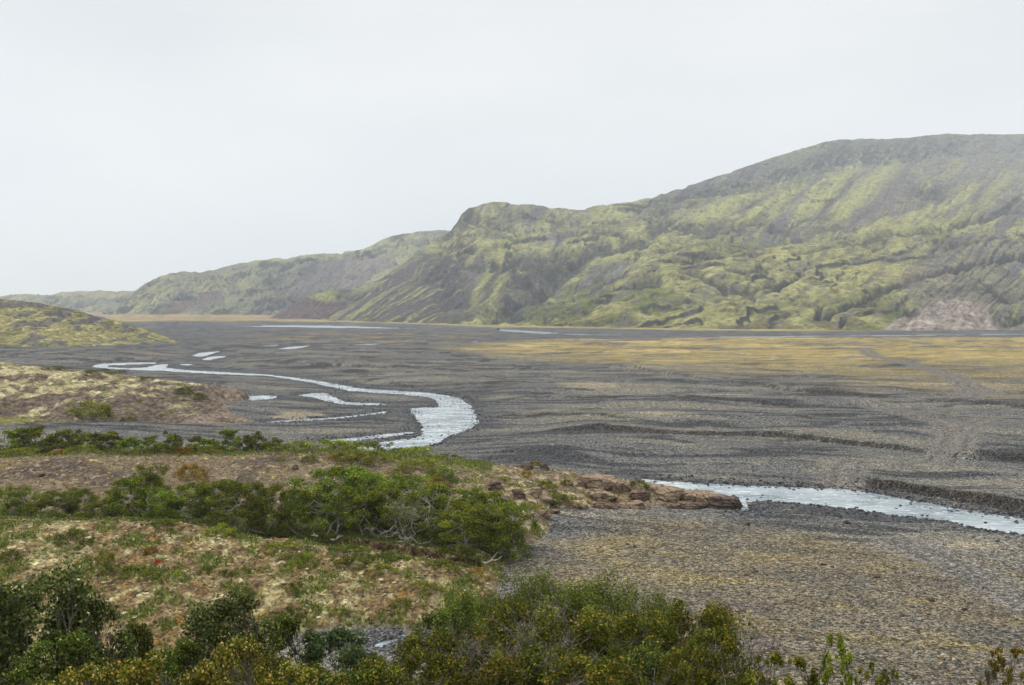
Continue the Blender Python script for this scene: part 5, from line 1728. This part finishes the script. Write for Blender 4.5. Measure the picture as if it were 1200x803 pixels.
    headspot('heath_low1', 165, 446, 151, 442, 30, 'short green strip at the right end of the headland skyline shrubs')
    # ------------------------------------------------ on the lichen mound
    g = 'tufts dotted over the lichen mound'
    for a in [
        ('heath_low0', 85, 637, 620, 40, 'dark green bush uppermost on the left of the lichen mound'),
        ('lime_low0', 122, 661, 643, 28, 'leafy green bush in the middle left of the lichen mound'),
        ('heath_low1', 12, 655, 642, 30, 'green bush cut by the left edge halfway up the mound'),
        ('heath_low0', 128, 673, 660, 34, 'grey green tuft just under the leafy green bush'),
        ('lime_low1', 152, 670, 661, 18, 'small green tuft right of the grey green tuft'),
        ('gold_low0', 178, 650, 640, 20, 'yellow tuft above the scarlet leaves on the mound'),
        ('olive_low0', 175, 680, 669, 26, 'yellow olive tuft below the scarlet leaves'),
        ('scarlet_low0', 186, 661, 655, 12, 'scarlet autumn leaves low on the lichen mound'),
        ('scarlet_low1', 172, 659, 656, 8, 'smaller scarlet patch left of the bright scarlet leaves'),
        ('lime_low0', 210, 676, 668, 24, 'green tuft right of the yellow olive tuft'),
        ('heath_low1', 240, 673, 663, 18, 'short dark tuft left in a pair mid mound'),
        ('heath_low0', 264, 676, 667, 20, 'short dark tuft right in a pair mid mound'),
        ('olive_low1', 284, 697, 687, 34, 'broad olive tuft above the olive dark near bush'),
        ('lime_low1', 357, 663, 648, 32, 'bright lime bush on the upper right of the mound'),
        ('olive_low0', 347, 694, 682, 26, 'dull green tuft on the mound below the bright lime bush'),
        ('olive_low1', 415, 664, 651, 50, 'olive heath mat along the upper edge of the mound'),
        ('lime_low0', 448, 672, 661, 40, 'light green heath mat right of the olive mat on the mound'),
        ('lime_low1', 497, 691, 681, 40, 'grass green patch near the right tip of the mound'),
        ('gold_low1', 556, 676, 665, 36, 'golden tuft at the tip of the mound next to the gravel'),
        ('olive_low0', 340, 725, 712, 34, 'olive tuft at the lower edge of the mound over the gully'),
        ('olive_low1', 470, 712, 703, 36, 'brownish olive tuft on the lip above the gravelly gully'),
        ('lime_low0', 398, 722, 713, 26, 'yellow flecked tuft on the lip left of the gully gravel'),
        ('olive_low0', 520, 668, 655, 50, 'olive scrub below the turf edge left of the golden tuft'),
        ('heath_low0', 405, 652, 638, 56, 'dark green scrub in front of the raw earth bank'),
        ('lime_low1', 330, 648, 634, 46, 'yellow green scrub in front of the left end of the earth bank'),
        ('heath_low1', 455, 660, 647, 56, 'green scrub in front of the earth bank below the white stems'),
        ('heath_low0', 190, 618, 609, 40, 'green scrub line on the back lip of the mound'),
        ('lime_low0', 258, 628, 615, 44, 'green scrub at the foot of the birches behind the mound'),
    ]:
        spot(*a, g)
    # ------------------------------------------------ nearest shrubs, below the viewer
    g = 'near shrubs on the slope below the viewer'
    for key, nm, cat, px, d, yt, wp, lab in [
        ('dark0', 'birch_shrub', 'birch', 28, 9.2, 676, 190, 'tall dark birch bush with glinting round leaves in the lower left corner'),
        ('dark1', 'birch_shrub', 'birch', 100, 9.8, 700, 120, 'dark birch bush leaning out right of the tallest corner bush'),
        ('birch_near', 'birch_shrub', 'birch', 160, 12.5, 727, 70, 'small upright dark bush in the gap between the two large near bushes'),
        ('dark1', 'birch_shrub', 'birch', 262, 11.5, 700, 150, 'broad dark olive bush below the middle of the lichen mound'),
        ('birch_near', 'birch_shrub', 'birch', 325, 12.5, 724, 90, 'lower right shoulder bush of the broad dark olive one'),
        ('blue', 'willow_shrub', 'willow', 385, 13, 737, 120, 'blue green fine leaved willow left of the gully gravel'),
        ('blue', 'willow_shrub', 'willow', 425, 12, 760, 90, 'low blue green willow right of the taller blue green one'),
        ('yellow0', 'birch_shrub', 'birch', 262, 7.5, 748, 110, 'yellow leaved bush rising in front of the broad dark olive bush'),
        ('yellow1', 'birch_shrub', 'birch', 170, 7.2, 768, 130, 'low yellow leaved bush along the lower border at left'),
        ('yellow0', 'birch_shrub', 'birch', 90, 6.8, 776, 110, 'yellow and green bush at the foot of the corner bush'),
        ('yellow1', 'birch_shrub', 'birch', 350, 7.2, 774, 110, 'yellow flecked bush along the lower border under the willow'),
        ('willow0', 'willow_shrub', 'willow', 545, 22, 690, 110, 'fine leaved green willow at the left end of the near willow clump'),
        ('willow1', 'willow_shrub', 'willow', 622, 23, 668, 150, 'tallest fine leaved willow of the near clump'),
        ('willow0', 'willow_shrub', 'willow', 700, 23, 676, 150, 'fluffy willow in the middle of the near clump against tan gravel'),
        ('willow1', 'willow_shrub', 'willow', 765, 22, 690, 90, 'rightmost fluffy willow of the near clump'),
        ('birch_near', 'birch_shrub', 'birch', 528, 16, 712, 100, 'dark green bush with one orange spray beside the gully'),
        ('olive0', 'birch_shrub', 'birch', 505, 10.5, 748, 140, 'yellow green birch bush below the gully gravel'),
        ('olive1', 'birch_shrub', 'birch', 590, 12.0, 705, 130, 'birch bush with scattered orange leaves in front of the willow clump'),
        ('olive0', 'birch_shrub', 'birch', 668, 11.0, 716, 150, 'twiggy birch bush with a bent pale branch at the lower middle'),
        ('olive1', 'birch_shrub', 'birch', 745, 11.5, 722, 140, 'twiggy olive birch bush right of the bent pale branch'),
        ('olive0', 'birch_shrub', 'birch', 815, 11.8, 707, 120, 'upright olive birch bush standing against the tan gravel'),
        ('olive1', 'birch_shrub', 'birch', 782, 12.4, 716, 120, 'olive birch bush filling the gap left of the upright bush'),
        ('olive1', 'birch_shrub', 'birch', 838, 10.8, 734, 110, 'lower olive birch bush at the right foot of the upright bush'),
        ('bare', 'birch_shrub', 'birch', 690, 12.5, 715, 120, 'leafless brown twigs sticking out between the olive birch bushes'),
        ('bare', 'birch_shrub', 'birch', 868, 12.2, 722, 110, 'leafless dead shrub with dark twigs against the tan gravel'),
        ('bare', 'birch_shrub', 'birch', 610, 9.5, 745, 120, 'greyish leafless branches low at the lower middle'),
        ('olive1', 'birch_shrub', 'birch', 450, 8.5, 776, 150, 'low yellow green bush on the lower border left of centre'),
        ('olive0', 'birch_shrub', 'birch', 565, 8.2, 772, 150, 'low orange flecked bush on the lower border at the centre'),
        ('olive1', 'birch_shrub', 'birch', 700, 8.6, 768, 160, 'low olive bush on the lower border right of centre'),
        ('olive0', 'birch_shrub', 'birch', 815, 8.8, 765, 130, 'low olive bush on the lower border under the dead shrub'),
        ('sprig0', 'willow_shrub', 'willow', 980, 10.5, 745, 62, 'leafy sprigs with one tall shoot poking up over the tan gravel'),
        ('sprig1', 'willow_shrub', 'willow', 925, 10.2, 765, 80, 'lower leafy sprigs between the dead shrub and the tall shoot'),
        ('sprig0', 'willow_shrub', 'willow', 1035, 10, 778, 60, 'small leafy sprigs right of the tall shoot'),
        ('sprig1', 'willow_shrub', 'willow', 880, 9.6, 786, 70, 'sprigs just showing below the dead shrub'),
        ('birch_near', 'birch_shrub', 'birch', 60, 8.0, 745, 130, 'green bush low in the left corner in front of the tall dark one'),
        ('birch_near', 'birch_shrub', 'birch', 205, 9.5, 752, 100, 'green bush between the yellow leaved ones and the small upright bush'),
        ('olive0', 'birch_shrub', 'birch', 300, 8.6, 770, 120, 'olive bush on the lower border below the broad dark olive one'),
        ('birch_near', 'birch_shrub', 'birch', 400, 8.4, 783, 120, 'green bush on the lower border below the blue green willows'),
        ('birch_near', 'birch_shrub', 'birch', 630, 9.6, 758, 130, 'green bush low in the middle between the olive ones'),
        ('birch_near', 'birch_shrub', 'birch', 765, 9.6, 758, 120, 'green bush low at the right of the middle olive bushes'),
        ('russet', 'birch_shrub', 'birch', 1178, 10.5, 757, 60, 'thin brownish olive bush in the lower right corner'),
    ]:
        grow(key, nm, cat, px, d, yt, wp, lab, g)


def build_turf():
    """grass and herbs of the hollow, the rim and the viewer's slope: one mass"""
    rng = np.random.default_rng(77)
    P = []
    def sow(n, d0, d1, u0, u1, dens):
        d = rng.uniform(d0, d1, n); u = rng.uniform(u0, u1, n)
        x = u * np.maximum(d, 25)
        z = hill_z(x, d, True)
        k = (z > 0.2) & (rng.random(n) < dens(x, d, u * F + 600))
        P.append(np.stack([x[k], d[k], z[k]], -1))
    sow(30000, 52.5, 62, -0.60, 0.0, lambda x, d, p: ss(52.8, 54.5, d + 0.8 * fbm(x / 1.6, d / 1.6, 2, 321)) * ss(62, 58, d) * 0.9)
    sow(14000, 73, 84, -0.60, -0.02, lambda x, d, p: ss(74, 77, d + 4 * ss(330, 520, p)) * 0.9)
    sow(34000, 36, 54, -0.60, 0.0, lambda x, d, p: ss(-0.02, 0.3, fbm(x / 1.6, d / 2.2, 3, 321)) * 0.7)
    sow(9000, 60, 78, -0.1, 0.2, lambda x, d, p: ss(0.1, 0.35, fbm(x / 1.6, d / 2.2, 3, 321)) * 0.8)
    sow(26000, 4, 36, -0.62, 0.62, lambda x, d, p: 0.5 + 0.5 * fbm(x / 1.5, d / 1.5, 2, 701))
    P = np.concatenate(P)
    n = len(P)
    nb = 3
    idx = np.repeat(np.arange(n), nb)
    m = len(idx)
    h = rng.uniform(0.07, 0.22, m)
    a = rng.random(m) * 6.28
    base = P[idx] + np.stack([rng.normal(0, 0.05, m), rng.normal(0, 0.05, m), np.full(m, -0.02)], -1)
    w = np.stack([np.cos(a), np.sin(a), np.zeros(m)], -1) * (0.018 + 0.02 * rng.random(m))[:, None]
    lean = rng.normal(0, 0.5, (m, 2)) * h[:, None]
    tip = base + np.stack([lean[:, 0], lean[:, 1], h], -1)
    V = np.stack([base - w, base + w, tip + w * 0.5, tip - w * 0.5], 1).reshape(-1, 3)
    Fc = np.arange(m * 4).reshape(-1, 4)
    cl = np.clip(1 + 0.25 * rng.normal(size=n), 0.5, 1.6)[:, None] * np.ones((1, 3))
    me = raw_mesh('grass', V, Fc, True, {'col': np.repeat(cl[idx], 4, 0)})
    mat = leaf_material('grass_blade', [(0.0, (0.055, 0.085, 0.010)), (0.55, (0.115, 0.150, 0.018)), (0.9, (0.19, 0.185, 0.03)), (1.0, (0.30, 0.20, 0.04))], 0.25)
    tag(link('grass', me, mat), kind='stuff')


# ------------------------------------------------------------------ rocks
def rock_mesh(name, size, seed, boxy=3.0, rough=0.22, strata=0.0, sub=5):
    import bmesh
    bm = bmesh.new()
    bmesh.ops.create_icosphere(bm, subdivisions=sub, radius=1)
    co = np.array([v.co[:] for v in bm.verts])
    fc = np.array([[v.index for v in f.verts] for f in bm.faces])
    bm.free()
    dirs = co / np.linalg.norm(co, axis=1, keepdims=True)
    # a broken block: the space inside a handful of random fracture planes
    rg = np.random.default_rng(900 + seed)
    nn = unit(rg.normal(size=(13, 3)) * np.array([1, 1, 0.8]))
    nn = np.concatenate([nn, [[0, 0.1, 1], [0.05, 0, 1], [1, 0, 0.1], [-1, 0, 0.1], [0, -1, 0.15]]])
    dd = np.concatenate([rg.uniform(0.72, 1.0, 13), [0.80, 0.84, 0.95, 0.95, 0.9]])
    pr = dirs @ unit(nn).T
    r = np.where(pr > 0.05, dd[None] / np.maximum(pr, 0.05), 9.0)
    r = -np.log(np.exp(-r * 26).sum(1)) / 26
    p = dirs * r[:, None]
    o = seed * 3.7
    n = fbm(p[:, 0] * 1.3 + o + p[:, 2] * 0.6, p[:, 1] * 1.3 - o + p[:, 2] * 0.9, 5, 800)
    n2 = 1 - 2 * np.abs(fbm(p[:, 0] * 3.0 - o + p[:, 2] * 1.7, p[:, 1] * 3.0 + o - p[:, 2] * 2, 4, 806))
    p = p * (1 + rough * 0.7 * n - rough * 0.45 * ss(0.7, 1.0, n2))[:, None]
    if strata:
        sz = p[:, 2] * 3.2 + 0.5 * n
        st = sz - np.floor(sz)
        p[:, :2] *= (1 - strata * ss(0.55, 0.95, st) * ss(1.3, 0.8, np.abs(p[:, 2])))[:, None]
    p = p * np.array(size) * 0.5
    return raw_mesh(name, p, fc, True)


def rock_material(name, a, b, lich, dark):
    t = NT(name)
    pos = t.n('ShaderNodeNewGeometry').outputs['Position']
    n1 = t.noise(pos, 1.6, 6, 0.65)
    n2 = t.noise(pos, 7, 5, 0.65)
    mp = t.n('ShaderNodeMapping')
    mp.inputs['Scale'].default_value = (0.8, 0.8, 7.0)
    t.l(pos, mp.inputs['Vector'])
    n3 = t.noise(mp.outputs[0], 1.4, 4, 0.6)
    c = t.mix(t.ramp(n1, [(0.35, 0.0), (0.65, 1.0)]), a, b)
    c = t.mix(t.ramp(n3, [(0.5, 0.0), (0.64, 0.8)]), c, dark)
    c = t.mix(t.ramp(n2, [(0.60, 0.0), (0.70, 0.75)]), c, lich)
    wv = t.n('ShaderNodeMixRGB')
    wv.inputs[0].default_value = 0.35
    nz = t.n('ShaderNodeTexNoise')
    t.l(pos, nz.inputs['Vector'])
    nz.inputs['Scale'].default_value = 1.3
    mp2 = t.n('ShaderNodeMapping')
    mp2.inputs['Scale'].default_value = (0.9, 0.9, 2.6)
    mp2.inputs['Rotation'].default_value = (0.15, 0.1, 0.4)
    t.l(pos, mp2.inputs['Vector'])
    t.l(mp2.outputs[0], wv.inputs[1])
    t.l(nz.outputs['Color'], wv.inputs[2])
    ve = t.voro(wv.outputs[0], 1.5, 'DISTANCE_TO_EDGE')
    crk = t.ramp(ve.outputs['Distance'], [(0.0, 1.0), (0.035, 0.0)])
    c = t.mix(t.math('MULTIPLY', crk, 0.8), c, dark)
    h = t.math('SUBTRACT', t.math('ADD', n1, t.math('MULTIPLY', n2, 0.5)), t.math('MULTIPLY', crk, 1.2))
    h = t.math('ADD', h, t.math('MULTIPLY', n3, 0.5))
    return t.finish(t.bsdf(c, 0.95, 0.04, t.bump(h, 1.0, 0.12)))


def build_rocks():
    tan = rock_material('tan_rock', (0.36, 0.270, 0.185), (0.24, 0.170, 0.115), (0.36, 0.30, 0.20), (0.075, 0.050, 0.038))
    red = rock_material('red_rock', (0.25, 0.172, 0.125), (0.15, 0.105, 0.080), (0.30, 0.25, 0.18), (0.06, 0.04, 0.034))
    drk = rock_material('dark_rock', (0.145, 0.108, 0.085), (0.090, 0.068, 0.056), (0.24, 0.20, 0.13), (0.035, 0.026, 0.022))
    def rock(name, px, yb, wpx, hpx, dep, mat, label, seed, boxy=3.0, rough=0.22, strata=0.0, rot=0.0, d=None, group=None, cat='rock', sink=0.30, tilt=0.0):
        if d is None:
            x, y, z = hit(px, yb, 50.0)
        else:
            u, s = ray(px, yb)
            x, y = float(u * d), float(d)
            z = ground_z(x, y)
        w, h = wpx / F * y, hpx / F * y
        hh = h / (1 - sink)
        o = link(name, rock_mesh(name, (w, dep, hh), seed, boxy, rough, strata), mat)
        o.location = (x, y + dep * 0.3, z + hh * (0.5 - sink))
        o.rotation_euler = (0, tilt, rot)
        tag(o, label, cat, group)
    g = 'bare rock ledges at the end of the spit'
    rock('rock_ledge', 826, 601, 58, 18, 3.0, tan, 'long tan ledge at the very tip of the spit beside the stream', 1, 3.2, 0.26, 0.03, 0.10, 69.8, g, 'ledge', 0.35, 0.05)
    rock('rock_ledge', 850, 601, 44, 15, 2.2, drk, 'dark brown layered block at the outermost corner above the white water', 3, 3.4, 0.26, 0.05, -0.2, 69.3, g, 'ledge', 0.35, 0.04)
    rock('rock_ledge', 788, 599, 46, 17, 2.6, tan, 'pale tan ledge joining the tip ledge on its left', 2, 3.0, 0.28, 0.03, 0.25, 70.4, g, 'ledge', 0.4, -0.06)
    rock('rock_ledge', 806, 602, 50, 9, 1.6, red, 'low broken brown shelf at the waterless foot of the tip ledge', 9, 3.0, 0.30, 0.04, -0.1, 68.9, g, 'ledge', 0.4, 0.0)
    rock('rock_ledge', 778, 590, 26, 10, 1.8, red, 'small rough block behind the pale tan ledge with moss on its left', 10, 3.0, 0.30, 0.03, 0.5, 71.6, g, 'ledge', 0.4, 0.1)
    rock('rock_ledge', 700, 583, 50, 17, 3.0, tan, 'long smooth tan slab on the crest of the spit', 4, 3.0, 0.22, 0.0, -0.10, 71.8, g, 'ledge', 0.45, 0.04)
    rock('rock_ledge', 730, 585, 34, 14, 2.4, tan, 'shorter tan slab leaning on the right end of the long smooth slab', 12, 3.0, 0.26, 0.0, 0.3, 71.4, g, 'ledge', 0.45, 0.08)
    rock('rock_ledge', 750, 590, 30, 12, 1.8, red, 'reddish block at the right below the tan slabs', 5, 2.8, 0.30, 0.04, 0.2, 70.3, g, 'ledge', 0.4, -0.1)
    rock('rock_ledge', 704, 595, 44, 10, 2.2, tan, 'flat orange slab below the long smooth slab', 6, 3.0, 0.24, 0.0, 0.15, 69.6, g, 'ledge', 0.45, 0.03)
    rock('rock_ledge', 674, 606, 34, 8, 1.4, red, 'low reddish shelf at the left end of the gravel edge of the spit', 7, 2.8, 0.30, 0.04, 0.2, 67.2, g, 'ledge', 0.4)
    rock('rock_ledge', 708, 604, 40, 10, 1.6, red, 'reddish shelf in the middle of the gravel edge of the spit', 13, 2.8, 0.30, 0.04, -0.15, 67.9, g, 'ledge', 0.42, 0.05)
    rock('rock_ledge', 742, 602, 36, 11, 1.8, tan, 'orange brown shelf at the right end of the gravel edge of the spit', 8, 2.8, 0.28, 0.04, 0.1, 68.5, g, 'ledge', 0.42, -0.05)
    g = 'boulders on the spit'
    rock('boulder', 579, 575, 20, 12, 1.2, red, 'big brown boulder above the right side of the birch clump', 11, 3.0, 0.28, 0, 0.3, None, g, 'boulder')
    rock('boulder', 608, 584, 16, 11, 0.9, red, 'brown split boulder left of the round orange one', 12, 2.6, 0.28, 0, 0.2, None, g, 'boulder')
    rock('boulder', 628, 583, 15, 13, 0.9, tan, 'round orange boulder beside the brown split one', 13, 2.2, 0.16, 0, 0.5, None, g, 'boulder')
    rock('boulder', 641, 590, 22, 8, 1.0, tan, 'flat orange stone below and right of the round boulder', 14, 2.6, 0.2, 0, 0.1, None, g, 'boulder')
    rock('boulder', 637, 606, 16, 10, 0.9, tan, 'orange boulder left of a pair at the gravel edge', 15, 2.6, 0.22, 0, 0.1, None, g, 'boulder')
    rock('boulder', 651, 605, 12, 8, 0.7, red, 'smaller reddish boulder right of a pair at the gravel edge', 16, 2.4, 0.22, 0, 0.7, None, g, 'boulder')
    rock('boulder', 618, 551, 16, 10, 1.0, red, 'lichen crusted rock knob on the far crest of the spit', 17, 2.8, 0.25, 0, 0.1, None, g, 'boulder')
    rock('boulder', 638, 551, 12, 8, 0.8, drk, 'grey rock knob at the end of the far crest', 18, 2.8, 0.25, 0, 0.1, None, g, 'boulder')
    rock('boulder', 591, 545, 14, 7, 0.8, red, 'low rock left of the lichen crusted knob on the crest', 19, 2.8, 0.25, 0, 0.3, None, g, 'boulder')
    rock('boulder', 563, 541, 10, 6, 0.7, drk, 'small dark rock at the end of the green rim', 20, 2.8, 0.25, 0, 0.3, None, g, 'boulder')
    rock('boulder', 476, 566, 30, 11, 1.2, red, 'pale lichened rock pile above the middle of the birch clump', 21, 2.8, 0.3, 0, 0.3, None, g, 'boulder')
    rock('boulder', 384, 556, 22, 9, 1.0, tan, 'flat pinkish rock showing left of the tall clump birch', 22, 2.8, 0.25, 0, 0.2, None, g, 'boulder')
    rock('boulder', 275, 530, 13, 7, 0.7, red, 'rock on the rim below the last upright scrub birches', 23, 2.6, 0.25, 0, 0.2, None, g, 'boulder')
    rock('boulder', 295, 530, 9, 6, 0.6, tan, 'smaller rock right of the rim rock', 24, 2.6, 0.25, 0, 0.2, None, g, 'boulder')
    rock('boulder', 354, 530, 10, 5, 0.6, tan, 'orange rock at the edge of the light green rim carpet', 25, 2.6, 0.25, 0, 0.2, None, g, 'boulder')
    rock('boulder', 346, 551, 7, 6, 0.4, drk, 'small dark stone upright on the bare slope', 26, 2.6, 0.25, 0, 0.2, None, g, 'boulder')
    rock('boulder', 48, 559, 8, 4, 0.4, drk, 'dark stone with lichen on the left of the bare slope', 27, 2.6, 0.25, 0, 0.2, None, g, 'boulder')
    rock('boulder', 584, 387.4, 4, 2.6, 1.6, drk, 'tiny dark boulder by the far white stream under the mountain', 28, 2.6, 0.2, 0, 0.2, 660, None, 'boulder')
    # dark stones alone on the near gravel bar
    g = 'single dark stones on the near gravel bar'
    for k, (px, yb, wpx, lab) in enumerate([
        (734, 622, 5, 'uppermost dark stone in the line on the yellow gravel'), (739, 628, 4, 'second dark stone down in the line on the yellow gravel'),
        (735, 640, 5, 'dark stone in the lower middle of the line on the yellow gravel'), (744, 643, 5, 'lowest right dark stone of the line on the yellow gravel'),
        (876, 617, 7, 'flat black stone at the right of the tip ledge'), (993, 615, 9, 'black stones heap on the stream shore right of the tip'),
        (1028, 679, 7, 'dark stone alone in the middle of the tan bar'), (1060, 674, 6, 'dark stone next to the faint wheel track'),
        (1092, 707, 8, 'flat dark stone low on the right of the tan bar'), (1130, 717, 7, 'dark stone rightmost on the lower tan bar'), (964, 664, 6, 'dark stone on the left half of the tan bar'), (874, 676, 5, 'small dark stone nearest the upright olive bush')]):
        u, s = ray(px, yb)
        x, y = on_flat(px, yb)
        w = wpx / F * float(y)
        o = link('stone', rock_mesh('stone', (w, w * 0.8, w * 0.7), 40 + k, 2.6, 0.25, 0, 3), drk)
        o.location = (float(x), float(y), 0.08 + w * 0.12)
        tag(o, lab, 'stone', g)
    # bleached roots and logs by the hollow
    g = 'bleached dead wood by the hollow'
    wood = bark_material('dead_wood', (0.30, 0.27, 0.24), (0.58, 0.54, 0.49))
    rng = np.random.default_rng(9)
    for px, yb, L, az, lab in [(388, 640, 0.8, 0.5, 'short bleached log under the turf edge left of the clump'), (373, 634, 0.45, 2.4, 'small bleached stub left of the short log'),
                               (565, 659, 1.1, 0.35, 'forked bleached branch at the foot of the rounded birch')]:
        x, y, z = hit(px, yb, 45)
        e = np.array([math.cos(az) * L, -0.3 * math.sin(az) * L, 0.35 * L])
        p = wander((0, 0, 0.05), e, 7, 0.5, rng)
        q = wander(p[3], p[3] + np.array([e[0] * 0.3, 0.1, 0.35 * L]), 5, 0.4, rng)
        V, Fc = tube_parts([(p, np.linspace(0.06, 0.02, 7)), (q, np.linspace(0.03, 0.01, 5))], 6)
        o = link('driftwood', raw_mesh('driftwood', V, Fc, True), wood)
        o.location = (x, y - 0.15, z)
        tag(o, lab, 'dead wood', g)


build_hillside()
build_headland()
build_knoll()
build_stones()
build_plants()
build_turf()
build_rocks()
